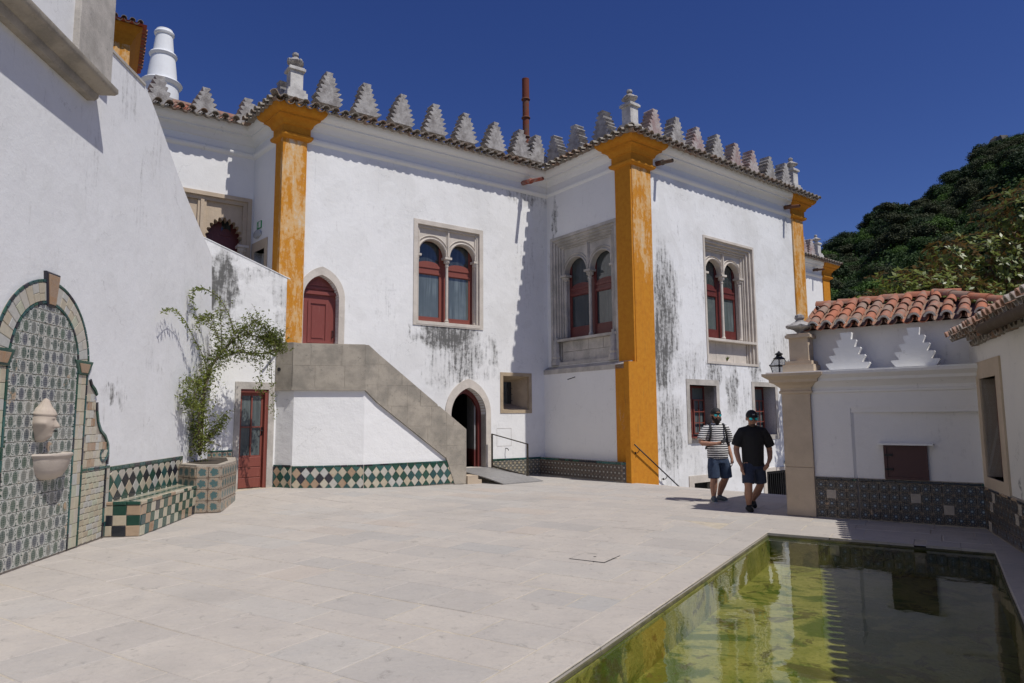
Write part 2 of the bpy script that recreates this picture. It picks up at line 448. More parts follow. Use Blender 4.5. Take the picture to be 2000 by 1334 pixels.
m_stone = stone('carved_limestone', (.64, .58, .51), (.52, .47, .41), .16)
m_stone_grey = stone('grey_limestone', (.54, .50, .45), (.36, .335, .30), .42)
m_stone_brown = stone('ashlar', (.40, .355, .29), (.26, .235, .195), .6)
m_pier = stone('pier_stone', (.56, .45, .33), (.46, .37, .27), .14, .6)
m_merlon = stone('lichened_merlon', (.47, .45, .43), (.24, .22, .21), 1.25, 2.2, 2.8)
m_merlon_pink = stone('pinkish_merlon', (.48, .44, .42), (.32, .21, .20), 1.0, 1.6, 2.4)
m_white = plaster('limewash_trim', (.79, .785, .76), (), .5, .05, .1)
m_ochre = ochre('ochre_unfaded', .0); m_ochre_f = ochre('ochre_weathered', .9); m_ochre_s = ochre('ochre_stained', .15, .35); m_ochre_b = ochre('ochre_fading_upward', .9, .4, (3.2, 6.6))  # the first is even, unfaded ochre paint
m_tile_old = clay('old_roof_tile', (.27, .17, .115), (.20, .15, .12), .95, (.30, .28, .24))
m_tile_red = clay('terracotta', (.40, .155, .09), (.29, .125, .085), .55, (.27, .21, .165))
m_tile_end = clay('mortared_tile_end', (.45, .38, .33), (.36, .31, .28), 1.0, (.50, .49, .46))
m_hatch = paint('dark_maroon_paint', (.060, .018, .018), .5, .15, (.12, .05, .045))
m_red = paint('oxblood_paint', (.125, .026, .022), .4, .3, (.33, .13, .10))
m_red_door = paint('brick_red_paint', (.21, .05, .038), .5, .4, (.29, .13, .10))
m_red_salmon = paint('faded_red_paint', (.22, .060, .042), .5, .35, (.33, .14, .10))
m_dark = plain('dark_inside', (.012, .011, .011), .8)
m_glass = glass('window_glass'); m_glass_pale = glass('curtained_glass', (.13, .155, .155), .06); m_glass_blue = glass('sky_glass', (.05, .07, .12), .05)
m_iron = plain('black_iron', (.018, .018, .02), .45, .2, 20, .4)
m_bronze = plain('brown_metal', (.10, .085, .065), .4, .2, 20, .7)
m_ramp = plain('grey_metal_plate', (.30, .29, .28), .5, .1, 12, .2)
m_pipe = clay('clay_pipe', (.36, .09, .05), (.30, .08, .05), .1)
m_pipe_old = clay('rusty_pipe', (.17, .075, .045), (.12, .065, .045), .6, (.15, .13, .105))
m_cream = glaze('cream_tile', (.52, .48, .38), (.46, .39, .28), .34)
m_creamgreen = glaze('celadon_tile', (.46, .48, .37), (.50, .43, .31), .16)
m_greywhite = glaze('grey_white_tile', (.48, .48, .45), (.50, .45, .37), .28)
m_green = glaze('green_tile', (.016, .060, .042), (.028, .085, .062), .26, (.22, .17, .11), .14)
m_teal = glaze('teal_tile', (.022, .065, .068), (.04, .12, .105), .24, (.2, .17, .12), .12)
m_ink = glaze('ink_tile', (.018, .022, .028), (.03, .028, .04), .12, (.2, .14, .09), .15)
m_rust = glaze('rusty_tile', (.42, .31, .21), (.34, .23, .15), .5, (.34, .21, .12))
m_oval = oval_tile('oval_tile'); m_star = star_tile('star_tile', (.016, .017, .024), (.26, .20, .14), (.035, .06, .10), worn=.66, core_c=(.26, .33, .38), cr=.085)
m_star2 = star_tile('flower_tile', (.035, .045, .05), (.60, .54, .42), (.42, .25, .10), 6, .45, (.5, .45, .32))
m_star3 = star_tile('brown_star_tile', (.075, .055, .045), (.26, .20, .15), (.05, .07, .08), 8, .2, (.5, .48, .42))
m_arab = star_tile('relief_tile', (.33, .28, .22), (.22, .165, .12), (.06, .14, .14), 5, .75, (.07, .135, .135), .30)
m_mortar = stone('old_mortar', (.42, .37, .31), (.34, .30, .25), .3, 2)
# ------------------------------------------------------------------ the palace
K = (0.95, 20.3)
FA = Frame(K, head=54.1); FC = Frame((0.65, 20.69), (2.91, 17.65)); FB = Frame((2.95, 17.4), head=51.4)
PL = (-5.385, 15.715); G0 = (-6.645, 17.097)
FE = Frame(G0, PL); FG = Frame(G0, head=54.1)
palace = thing('palace', 'white palace with ochre corner pilasters, twin arched windows and stepped merlons along its eaves', 'palace', (0.95, 20.3, 0))

blobsA = [(-3.3, 3.85, 1.3, .6, 1.25), (-2.75, 3.3, .75, .85, .95), (-3.5, 3.1, .7, .9, .6), (-1.85, 3.45, .28, .5, .75), (-.55, 8.25, 1.1, .35, .7), (-2.0, 2.9, .9, .35, .5), (-5.2, 4.5, .5, .7, .3), (-.6, 6.2, .5, 1.4, .3)]
blobsB = [(1.55, 4.3, .7, 2.5, 1.05), (1.35, 3.5, .6, 1.4, 1.2), (1.6, 1.2, .8, 1.5, .85), (3.7, 2.8, .5, .7, .9), (4.6, 2.4, .45, 1.1, .85), (5.8, 2.95, .4, .55, .9), (5.2, 1.6, .5, 1.4, .55), (7.2, 3.6, .9, 1.5, .5), (2.6, 3.0, .9, .9, .6), (8.0, 8.1, .5, .3, .5), (3.0, .3, 1.2, .7, .4), (3.2, 5.6, .5, 1.2, .4)]
m_wallA = plaster('limewash_main_front', blobs=blobsA); m_wallB = plaster('limewash_far_front', (.79, .79, .785), blobsB, 1.1, .32, .6)
m_wallC = plaster('limewash_side', (.78, .77, .75), [(.85, 7.6, .2, .9, .8), (.62, 6.2, .15, 1.0, .5)], .8, .08, .1)
m_wallG = plaster('limewash_upper', (.79, .78, .76), (), .8, .1, .12)

def wallpart(F, outer, holes, mat, y0=0.0, y1=.4, name='wall', parent=palace, label=None):
    return MB().slab(outer, holes, y0, y1).obj(name, mat, parent, F.M, label=label)

# --- main front
doorA = arch(-3.22, -2.10, .30, 1.75, 12, .35)
redA = arch(-7.30, -6.42, 3.42, 4.55, 12, .35)
gA = (-4.38, -2.18, 4.10, 6.96)
wallpart(FA, [(-7.86, -.2), (.35, -.2), (.35, 8.72), (-7.86, 8.72)],
         [doorA[::-1], redA[::-1], rect(*gA)[::-1], rect(-1.6, -.48, 1.78, 2.94)[::-1]], m_wallA)
# --- side C: upper wall set back behind a lower block
cwin = (.66, 3.45, 3.16, 7.02)
wallpart(FC, rect(.3, 3.97, 2.9, 8.72), [rect(*cwin)[::-1]], m_wallC, .18, .55)
wallpart(FC, rect(.2, 3.47, -.1, 3.03), [], m_wallC, 0, .5)
MB().add([(.44, 0, 3.03), (3.96, 0, 3.03), (3.96, .2, 3.13), (.44, .2, 3.13), (.44, 0, 2.9), (3.96, 0, 2.9), (3.96, .2, 2.9), (.44, .2, 2.9)],
         [(0, 1, 2, 3), (4, 7, 6, 5), (0, 4, 5, 1), (1, 5, 6, 2), (3, 2, 6, 7), (0, 3, 7, 4)]).obj('ledge', m_stone_grey, palace, FC.at(0, -.012, .012))
# --- front B, running down to the lower yard
gB = (3.38, 5.99, 3.17, 6.94)
wallpart(FB, [(.32, -3.2), (9.05, -3.2), (9.05, 8.72), (.32, 8.72)],
         [rect(*gB)[::-1], rect(2.50, 3.74, 1.07, 2.53)[::-1], rect(5.70, 6.87, 1.08, 2.56)[::-1], rect(2.55, 3.5, -2.6, -.16)[::-1], rect(6.15, 7.6, -2.6, -.04)[::-1]], m_wallB)
MB().box((-.0, -.0, -3.2), (9.05, 9, -3.1)).box((9.0, .4, -3.2), (9.05, 9, 8.7)).obj('wall', m_wallG, palace, FB.M, label='plain far side wall')
# --- return wall E and upper wall G
ge = (-2.6, -.04, 5.2, 7.28)
exitdoor = rect(.2, .84, 4.3, 5.86)
wallpart(FE, rect(-.02, 1.87, 3.0, 8.72), [exitdoor[::-1]], m_wallG)
wallpart(FG, rect(-6, .05, 3.0, 8.72), [rect(*ge)[::-1]], m_wallG)
# dark rooms behind the openings
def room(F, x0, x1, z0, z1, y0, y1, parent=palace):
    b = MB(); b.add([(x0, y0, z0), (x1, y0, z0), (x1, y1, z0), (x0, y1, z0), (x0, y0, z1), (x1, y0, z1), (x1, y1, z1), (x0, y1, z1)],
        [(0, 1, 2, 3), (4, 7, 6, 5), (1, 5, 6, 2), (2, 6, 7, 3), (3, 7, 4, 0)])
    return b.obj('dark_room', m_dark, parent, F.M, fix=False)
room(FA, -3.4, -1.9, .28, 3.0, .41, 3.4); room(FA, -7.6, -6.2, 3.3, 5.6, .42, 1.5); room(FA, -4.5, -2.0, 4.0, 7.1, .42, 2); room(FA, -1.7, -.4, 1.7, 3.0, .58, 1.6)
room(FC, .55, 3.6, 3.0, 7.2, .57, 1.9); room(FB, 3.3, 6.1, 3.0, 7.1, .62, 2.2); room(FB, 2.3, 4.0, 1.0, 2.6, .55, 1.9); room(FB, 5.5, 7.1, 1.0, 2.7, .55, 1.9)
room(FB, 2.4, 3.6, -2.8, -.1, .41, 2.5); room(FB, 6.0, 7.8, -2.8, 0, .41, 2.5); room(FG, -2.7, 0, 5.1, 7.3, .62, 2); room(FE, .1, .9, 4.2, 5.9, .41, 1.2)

# --- ochre pilasters
def pil(F, outer, mat, y0=-.05, y1=.12): return MB().slab(outer, [], y0, y1).obj('pilaster', mat, palace, F.M)
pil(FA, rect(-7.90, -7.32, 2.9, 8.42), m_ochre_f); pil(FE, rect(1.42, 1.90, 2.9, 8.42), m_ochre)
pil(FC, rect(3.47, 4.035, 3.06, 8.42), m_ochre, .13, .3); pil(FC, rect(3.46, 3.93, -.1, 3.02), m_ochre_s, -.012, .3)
pil(FB, [(-.02, -3.2), (1.02, -3.2), (1.06, 8.42), (.30, 8.42), (.30, 3.07), (-.02, 3.07)], m_ochre_b)
pil(FB, rect(8.42, 9.10, -3.2, 8.42), m_ochre_f)
# --- cornice
prof = [(0, 8.34), (.05, 8.37), (.075, 8.41), (.075, 8.455), (.02, 8.49), (.02, 8.66), (.055, 8.68), (.085, 8.76), (.15, 8.82), (.20, 8.84), (.20, 8.88), (.26, 8.91), (.31, 8.97), (.33, 9.03), (.33, 9.075), (0, 9.075)]
def xy(v): return (v.x, v.y)
Qi = K[0] + FA.d.x * .2, K[1] + FA.d.y * .2
Qc = xy(FB.p(.33)); Qr = xy(FB.p(9.05))
cpath = [xy(FG.p(-6)), G0, PL, Qi, Qc, Qr, xy(FB.p(9.05, -8))]
MB().sweep(cpath, prof, plane='xy').obj('cornice', m_white, palace, auto=True)
def grow(k): return [(r + k if r > 0 else 0, z + (0.012 if z > 9.05 else -.012 if z < 8.35 else 0)) for r, z in prof]
cp = grow(.045)
def cap(path, mat): return MB().sweep(path, cp, plane='xy').obj('capital', mat, palace, auto=True)
e = .03
cap([xy(FE.p(1.42, -.15)), xy(FE.p(1.42, e)), (PL[0] + (FE.n.x + FA.n.x) * e, PL[1] + (FE.n.y + FA.n.y) * e), xy(FA.p(-7.32, e)), xy(FA.p(-7.32, -.15))], m_ochre)
cq = Vector(Qc)
cap([xy(FC.p(3.47, -.18 - .15)), xy(FC.p(3.47, -.18 + e)), (cq.x + (FC.n.x + FB.n.x) * e, cq.y + (FC.n.y + FB.n.y) * e), xy(FB.p(1.06, e)), xy(FB.p(1.06, -.15))], m_ochre)
cap([xy(FB.p(8.42, -.15)), xy(FB.p(8.42, e)), xy(FB.p(9.05, e) + Vector((FB.d.x, FB.d.y, 0)) * e), xy(FB.p(9.08, -.6)), xy(FB.p(8.9, -.6))], m_ochre)

# --- eave tiles: cover and pan tiles, each its own piece
def barrel(name, r0, r1, L, th, mat, up=True, n=7):
    """half-round clay tile; local Y runs up the slope, origin at the lower lip"""
    vs = []; fs = []
    for (y, r) in ((0, r0), (L, r1)):
        for rr in (r, r - th):
            for k in range(n + 1):
                a = pi * (.02 + .96 * k / n)
                vs.append((-rr * cos(a), y, rr * sin(a) if up else -rr * sin(a)))
    m = n + 1
    for k in range(n):
        fs += [(k, k + 1, 2 * m + k + 1, 2 * m + k), (m + k, 3 * m + k, 3 * m + k + 1, m + k + 1), (k, m + k, m + k + 1, k + 1), (2 * m + k, 2 * m + k + 1, 3 * m + k + 1, 3 * m + k)]
    for k in (0, n):
        fs.append((k, 2 * m + k, 3 * m + k, m + k))
    me = mesh(name, vs, fs, mat)
    b = bmesh.new(); b.from_mesh(me); bmesh.ops.recalc_face_normals(b, faces=b.faces); b.to_mesh(me); b.free()
    me.polygons.foreach_set('use_smooth', [True] * len(me.polygons)); me.set_sharp_from_angle(angle=radians(40))
    return me
t_cov = barrel('cover_tile', .092, .078, .42, .014, m_tile_old); t_pan = barrel('pan_tile', .105, .115, .42, .014, m_tile_old, False)
def eave(F, s0, s1, pitch, over=.55, z=9.09, slope=14, parent=palace, cov=t_cov, pan=t_pan, y0=0.0, jit=.01):
    n = int(round((s1 - s0) / pitch)); p = (s1 - s0) / n
    for i in range(n):
        for up, me in ((1, cov), (0, pan)):
            x = s0 + p * (i + (.5 if up else 0)) + rnd.uniform(-jit, jit)
            M = F.at(x, y0 - over + (0 if up else .03) + rnd.uniform(-jit, jit), z + (.0 if up else .012) + rnd.uniform(-.006, .006)) @ Matrix.Rotation(radians(slope + rnd.uniform(-2, 2)), 4, 'X') @ Matrix.Rotation(radians(rnd.uniform(-3, 3)), 4, 'Y')
            obj('roof_tile', me, parent, M)
MB().sweep([xy(FG.p(-6)), G0, PL, Qi, Qc, Qr, xy(FB.p(9.05, -8))], [(-1.2, 9.5), (.40, 9.085), (.40, 9.065), (.2, 9.06), (-1.2, 9.1)], plane='xy').obj('roof_bed', m_tile_old, palace)
eave(FG, -3.25, -.5, .25); eave(FA, -8.15, -.25, .25); eave(FB, -.05, 9.55, .25)
eave(FC, .95, 4.55, .25, y0=.18); eave(FE, .45, 2.2, .25)
# corner tiles that turn up
for (px, py, hd) in ((PL[0] + (FE.n.x + FA.n.x) * .50, PL[1] + (FE.n.y + FA.n.y) * .50, atan2(-(FE.n.x + FA.n.x), (FE.n.y + FA.n.y))), (Qc[0] + (FC.n.x + FB.n.x) * .50, Qc[1] + (FC.n.y + FB.n.y) * .50, atan2(-(FC.n.x + FB.n.x), (FC.n.y + FB.n.y)))):
    for k in range(2):
        M = Matrix.Translation((px, py, 9.12 + .05 * k)) @ Matrix.Rotation(hd + pi, 4, 'Z') @ Matrix.Translation((0, .1 - .08 * k, 0)) @ Matrix.Rotation(radians(2 - 22 * k), 4, 'X')
        obj('corner_tile', t_cov, palace, M)

# --- visible roof behind the merlons of wing G: rows of red tiles
red_cov = barrel('cover_tile', .10, .085, .45, .014, m_tile_red); red_pan = barrel('pan_tile', .11, .12, .45, .014, m_tile_red, False)
MB().add([(-6, .5, 9.3), (1.2, .5, 9.3), (1.2, 2.6, 10.45), (-6, 2.6, 10.45)], [(0, 1, 2, 3)]).obj('roof_bed', m_tile_red, palace, FG.M)
for i in range(13):
    for j in range(4):
        for up, me in ((1, red_cov), (0, red_pan)):
            M = FG.at(-2.9 + i * .25 + (0 if up else .125), .7 + j * .36, 9.44 + j * .2 + (0.02 if up else .03)) @ Matrix.Rotation(radians(27 + (2 if up else 0)), 4, 'X')
            obj('roof_tile', me, palace, M)
MB().tube([(-3.6, 2.5, 10.5), (1.1, 2.5, 10.42)], .1, 8).obj('ridge_tile', m_tile_red, palace, FG.M)

# --- stepped merlons
def merlon_mesh(w, h, d, mat, tiers=7, rough=.012, seed=0, name='merlon', topw=.32):
    r = random.Random(seed); L = []; Rr = []
    for i in range(tiers):
        z0 = h * i / tiers; z1 = h * (i + 1) / tiers - h * .012
        q_ = i / (tiers - 1); f0 = (1 - (1 - topw) * (q_ ** 1.12)) * (1 + r.uniform(-.05, .05)) if rough > .01 else 1 - (1 - topw) * q_
        a = w / 2 * f0 * (.70 if rough > .01 else .80); b = w / 2 * f0 * 1.0
        Rr += [(a, z0), (b, z1 - h * .03), (b * .98, z1)]
    out = [(x + r.uniform(-rough, rough), z) for x, z in Rr] + [(-x + r.uniform(-rough, rough), z) for x, z in Rr[::-1]]
    b = MB(); b.slab(out, [], -d / 2, d / 2)
    return b.mesh(name, mat)
mers = [merlon_mesh(.76, .86, .34, m_merlon, seed=k, rough=.026, topw=.26) for k in range(6)]; mersp = [merlon_mesh(.74, .82, .34, m_merlon_pink, seed=9 + k, rough=.02, topw=.26) for k in range(3)]
def merlon(F, s, z, y=.25, big=True, pink=False, k=[0]):
    k[0] += 1
    me = (mersp if pink else mers)[k[0] % (3 if pink else 6)]
    return obj('merlon', me, palace, F.at(s, y, z) @ Matrix.Rotation(radians(rnd.uniform(-2, 2)), 4, 'Z'))
for s in (-6.74, -5.72, -4.69, -3.66, -2.66, -1.64, -.69): merlon(FA, s, 9.52)
for s in (.0,): merlon(FA, s - .05, 9.50, .25)
for s, y in ((.72, .42), (1.67, .43), (2.82, .43)): merlon(FC, s, 9.45, y)
for i, s in enumerate((1.52, 2.51, 3.48, 4.49, 5.47, 6.42, 7.43, 8.43)): merlon(FB, s, 9.46, .25, pink=i in (0, 2, 4, 5))
for s in (-2.28, -1.24, -.2): merlon(FG, s, 9.14, .22)
merlon(FE, 1.0, 9.3, .3); merlon(FG, -3.3, 9.14, .22)

# --- corner pinnacles: plinth, shaft, cap, stone flower
def pinnacle(F, s, z, y=.22, k=1.0, parent=palace, mw=m_merlon, zs=1.0):
    o = MB().box((-.25, -.25, 0), (.25, .25, .16)).box((-.215, -.215, .16), (.215, .215, .24)).box((-.155, -.155, .24), (.155, .155, .74)).box((-.205, -.205, .74), (.205, .205, .80)).box((-.18, -.18, .80), (.18, .18, .83))
    t = o.obj('pinnacle', m_pinn if mw is m_merlon else mw, parent, F.at(s, y, z) @ Matrix.Scale(k, 4) @ Matrix.Diagonal((1, 1, zs, 1)))
    f = MB().lathe([(.05, .83), (.06, .87), (.11, .93), (.20, .97), (.215, 1.0), (.16, 1.06), (.09, 1.10), (.06, 1.14), (.085, 1.18), (.075, 1.24), (.02, 1.27)], 8)
    for a in range(4):
        f.lathe([(.02, -.05), (.05, -.02), (.055, .02), (.02, .05)], 6, Matrix.Translation((.18 * cos(a * pi / 2 + .4), .18 * sin(a * pi / 2 + .4), 1.0)))
    f.obj('finial', m_merlon, t, WM[t], auto=True)
    return t
m_pinn = stone('whitewashed_lichened_stone', (.66, .64, .60), (.42, .40, .38), .9, 1.4, 1.5)
pinnacle(FA, -7.58, 9.42); pinnacle(FB, .60, 9.36); pinnacle(FB, 9.0, 9.42)

# --- clay water spouts
def spout(F, s, z, L, mat, droop=-.06, y0=0.0):
    t = obj('water_spout', MB().tube([(s, y0 + .05, z), (s, y0 - L * .45, z + droop * .4)], [.072, .068], 10).mesh('water_spout', mat, True), palace, F.M)
    MB().tube([(s, y0 - L * .38, z + droop * .38), (s, y0 - L, z + droop)], [.055, .052], 10, caps=False).tube([(s, y0 - L + .02, z + droop), (s, y0 - L + .021, z + droop)], [.045, .045], 10).obj('nozzle', mat, t, F.M, smooth=True)
    MB().tube([(s, y0 - L * .36, z + droop * .36), (s, y0 - L * .45, z + droop * .42)], .078, 10).obj('collar', mat, t, F.M)
spout(FA, -.75, 8.66, .98, m_pipe, -.15); spout(FB, 1.37, 8.62, .57, m_pipe_old, -.08); spout(FB, 8.0, 8.64, .56, m_pipe_old, -.08); 

# ------------------------------------------------------------------ windows
def colonnette(parent, F, x, y, z0, z1, r=.04, mat=None):
    mat = mat or m_stone
    c = MB().lathe([(r * 1.9, z0), (r * 1.9, z0 + .04), (r * 1.3, z0 + .06), (r * 1.6, z0 + .085), (r * 1.05, z0 + .12), (r, z0 + .16), (r, z1 - .26), (r * 1.35, z1 - .25), (r * 1.35, z1 - .225), (r, z1 - .215), (r * 1.25, z1 - .17), (r * 2.3, z1 - .09), (r * 2.1, z1 - .06)], 12)
    c.box((-r * 2.7, -r * 2.7, z1 - .06), (r * 2.7, r * 2.7, z1))
    for a in range(8):
        th = a * pi / 4
        c.lathe([(.006, -.03), (.02, -.015), (.024, .01), (.006, .035)], 5, Matrix.Translation((r * 1.75 * cos(th), r * 1.75 * sin(th), z1 - .13)))
    return c.obj('colonnette', mat, parent, F.at(x, y), auto=True)

def sash(parent, F, y, x0, x1, z0, z1, cols, zt, mat, pane, rail=.19, stile=.22, mull=.30, arch_r=0, th=.06, tr=.28):
    """casement pair: bottom rail, transom band, glass below and above"""
    w = (x1 - x0 - 2 * stile - mull * (cols - 1)) / cols
    holes = []; panes = []
    for i in range(cols):
        a = x0 + stile + i * (w + mull)
        holes.append(rect(a, a + w, z0 + rail, zt)[::-1]); holes.append(rect(a, a + w, zt + tr, z1 - .05)[::-1])
        panes += [(a, a + w, z0 + rail, zt), (a, a + w, zt + tr, z1 - .05)]
    sh = obj('sash', MB().slab(rect(x0, x1, z0, z1), holes, y, y + th).mesh('sash', mat), parent, F.M)
    b = MB()
    for i in range(cols):
        a = x0 + stile + i * (w + mull)
        b.box((a - .03, y - .03, zt + .02), (a + w + .03, y, zt + .09)); b.box((a - .03, y - .022, zt + tr - .09), (a + w + .03, y, zt + tr - .03))
        b.box((a + .0, y - .02, z0 + .05), (a + w, y - .0, z0 + rail - .05))
        b.slab([(a + w * .5 + w * .5 * cos(pi * k / 8), zt + tr + .10 * sin(pi * k / 8)) for k in range(9)], [], y + .01, y + .04)
    b.obj('moulding', mat, sh, F.M)
    for (a, c, d, e_) in panes:
        MB().box((a - .01, y + .025, d - .01), (c + .01, y + .035, e_ + .01)).obj('pane', pane if d < zt else m_glass, sh, F.M)
    return sh

def twin(F, yw, box, ops, zs, zsill, rec, steps, ysash, mat, redm, pane, zt, label=None, cols=2, blocks=None, colr=.04, fr=.12, rail=.19):
    """twin-arched stone window: moulded frame, tympanum with two arches, colonnettes, painted sash"""
    x0, x1, z0, z1 = box
    b = MB()
    # outer frame, flat and a little proud of the render
    b.slab(rect(x0, x1, z0, z1), [rect(x0 + fr, x1 - fr, max(z0 + fr, zsill) if blocks is None else z0 + fr, z1 - fr)[::-1]], yw - .022, yw + .34)
    # stepped mouldings between frame and tympanum
    n = len(steps); y = yw
    ax0, ax1, az1 = x0 + fr, x1 - fr, z1 - fr
    for i, (wd, dp) in enumerate(steps):
        y = yw + dp
        bot = z0 + fr if blocks is not None else zsill - .001 * i
        b.slab([(ax0, bot), (ax0 + wd, bot), (ax0 + wd, az1 - wd), (ax1 - wd, az1 - wd), (ax1 - wd, bot), (ax1, bot), (ax1, az1), (ax0, az1)], [], y, yw + .36 + .002 * i)
        # round roll on the edge of each step
        b.tube([(ax0 + wd, y, bot), (ax0 + wd, y, az1 - wd)], .016, 6); b.tube([(ax1 - wd, y, bot), (ax1 - wd, y, az1 - wd)], .016, 6); b.tube([(ax0 + wd, y, az1 - wd), (ax1 - wd, y, az1 - wd)], .016, 6)
        ax0 += wd; ax1 -= wd; az1 -= wd
    yt = yw + rec
    holes = [arch(a, c, zsill, zs, 16)[::-1] for (a, c) in ops]
    low = [(ax1, zs), (ax1, az1), (ax0, az1), (ax0, zs)]
    for (a, c) in ops:
        r_ = (c - a) / 2; low += [((a + c) / 2 - r_ * cos(pi * q / 16), zs + r_ * sin(pi * q / 16)) for q in range(17)]
    b.slab(low, [], yt, yt + .16)
    b.slab(rect(ax0, ops[0][0], zsill - .001, zs), [], yt, yt + .161); b.slab(rect(ops[-1][1], ax1, zsill - .001, zs), [], yt, yt + .161)
    for i_ in range(len(ops) - 1): b.box((ops[i_][1] - .02, yt - .01, zs - .03), (ops[i_ + 1][0] + .02, yt + .161, zs + .001))
    for (a, c) in ops:
        r = (c - a) / 2; cx = (a + c) / 2
        for (k, h, wv) in ((.028, .045, .05), (.115, .03, .035)):
            pth = [(cx + (r + k) * cos(pi * q / 18), zs + (r + k) * sin(pi * q / 18)) for q in range(19)]
            b.sweep(pth, [(-wv / 2, 0), (-wv / 2, h * .6), (0, h), (wv / 2, h * .6), (wv / 2, 0)], M=Matrix.Translation((0, yt, 0)))
    # shafts rising between the arches to the lintel
    for xm in [(ops[i][1] + ops[i + 1][0]) / 2 for i in range(len(ops) - 1)]:
        b.box((xm - .02, yt - .06, zs + .02), (xm + .02, yt, az1)); b.box((xm - .045, yt - .025, zs + .02), (xm + .045, yt, az1))
    b.box((ax1 - .05, yt - .035, zs + .02), (ax1 - .01, yt, az1)); b.box((ax0 + .01, yt - .035, zs + .02), (ax0 + .05, yt, az1))
    wobj = b.obj('window', mat, palace, F.M, label=label)
    # sill
    s = MB().box((x0 + fr - .02, yw - .03, zsill - .07), (x1 - fr + .02, yw + .5, zsill))
    s.obj('sill', mat, wobj, F.M)
    if blocks is not None:               # ashlar apron under the sill
        zb0 = z0 + fr
        rows = blocks; hh = (zsill - .07 - zb0) / rows
        for j in range(rows):
            xs = [ax0]; 
            while xs[-1] < ax1 - .25: xs.append(xs[-1] + rnd.uniform(.3, .62))
            xs[-1] = ax1
            for a, c in zip(xs[:-1], xs[1:]):
                obj('apron_stone', plate(rect(a + .003, c - .003, zb0 + j * hh + .003, zb0 + (j + 1) * hh - .003), .05, .006, jit=.004, y0=yt - .02, mat=mat), wobj, F.M)
    cx = sorted(set([ops[0][0] - .03, ops[-1][1] + .03] + [(ops[i][1] + ops[i + 1][0]) / 2 for i in range(len(ops) - 1)]))
    for x in cx: colonnette(wobj, F, x, yt + .045, zsill, zs, colr, mat)
    sash(wobj, F, yw + ysash, ops[0][0] - .12, ops[-1][1] + .12, zsill, zs + (ops[0][1] - ops[0][0]) / 2 + .05, cols, zt, redm, pane, rail=rail)
    return wobj

wA = twin(FA, 0, gA, [(-4.19, -3.34), (-3.21, -2.37)], 6.05, 4.20, .10, [(.05, .05)], .30, m_stone, m_red_salmon, m_glass_pale, 5.55, 'pale stone window with sunlit grey panes')
wC = twin(FC, .18, cwin, [(1.12, 2.05), (2.22, 3.13)], 5.86, 3.93, .18, [(.075, .03), (.075, .07), (.07, .11), (.06, .15)], .34, m_stone_grey, m_red, m_glass, 5.2, 'weathered grey window with deep mouldings, in shade', blocks=2, colr=.048, fr=.09, rail=.36)
for x in (.86, 3.24):                    # bundled shaft bases at the feet of window C
    MB().lathe([(.16, 3.17), (.16, 3.3), (.12, 3.36), (.14, 3.42), (.10, 3.5), (.11, 3.8), (.07, 3.9), (.06, 4.0)], 8).obj('shaft_base', m_stone_grey, wC, FC.at(x, .19), auto=True)
wB = twin(FB, 0, gB, [(3.78, 4.60), (4.72, 5.54)], 5.94, 3.92, .25, [(.08, .05), (.08, .11), (.07, .17), (.04, .21)], .42, m_stone, m_red, m_glass_pale, 5.25, 'tall pale window with stepped mouldings and a carved apron', blocks=1, colr=.045, fr=.07, rail=.34)
# window G: multifoil arches behind the stair wall
def foil(cx, zc, r, z0, n=11, d=.075):
    pts = [(cx - r, z0), (cx + r, z0)]
    for i in range(n):
        for k in range(6):
            t = pi * (i + k / 6) / n
            rr = r - .02 + d * sin(pi * k / 6)
            pts.append((cx + rr * cos(t), zc + rr * sin(t) * 1.28))
    return pts
b = MB(); x0, x1, z0, z1 = ge
b.slab(rect(x0, x1, z0, z1), [rect(x0 + .1, x1 - .1, z0, z1 - .1)[::-1]], -.04, .34)
b.slab(rect(x0 + .1, x1 - .1, z0, z1 - .1), [rect(x0 + .2, x1 - .2, z0 + .001, z1 - .2)[::-1]], .02, .33)
b.slab(rect(x0 + .2, x1 - .2, z0, z1 - .2), [foil(-.66, 6.15, .40, z0 + .01)[::-1], foil(-1.76, 6.15, .40, z0 + .01)[::-1]], .09, .32)
b.box((-1.25, .0, 6.05), (-1.17, .1, z1 - .2)); b.box((-1.31, .04, 6.05), (-1.11, .1, z1 - .2))
wG = b.obj('window', m_pier, palace, FG.M, label='moorish window with many-lobed arches, half hidden by the stair wall')
for x in (-1.2, -.22): colonnette(wG, FG, x, .08, 5.3, 6.05, .05, m_stone)
sash(wG, FG, .5, x0 + .15, x1 - .15, z0 - .5, z1, 4, 5.55, m_red, m_glass_blue, .3, tr=.9)

# --- small square windows
# deep splayed barred window on the main front
b = MB(); x0, x1, z0, z1 = -1.6, -.48, 1.78, 2.94
b.slab(rect(x0, x1, z0, z1), [rect(x0 + .1, x1 - .1, z0 + .1, z1 - .1)[::-1]], -.015, .08)
ox0, ox1, oz0, oz1 = x0 + .1, x1 - .1, z0 + .1, z1 - .1; ix0, ix1, iz0, iz1 = -1.42, -.84, 2.06, 2.70; yb = .52
P = lambda x, y, z: (x, y, z)
b.quad(P(ox0, .08, oz0), P(ox1, .08, oz0), P(ix1, yb, iz0), P(ix0, yb, iz0)); b.quad(P(ox0, .08, oz1), P(ix0, yb, iz1), P(ix1, yb, iz1), P(ox1, .08, oz1))
b.quad(P(ox0, .08, oz0), P(ix0, yb, iz0), P(ix0, yb, iz1), P(ox0, .08, oz1)); b.quad(P(ox1, .08, oz0), P(ox1, .08, oz1), P(ix1, yb, iz1), P(ix1, yb, iz0))
bw = b.obj('window', stone('ochre_limestone', (.47, .37, .25), (.36, .28, .19), .3), palace, FA.M, fix=False, label='small deep-set window with an iron grille')
b = MB()
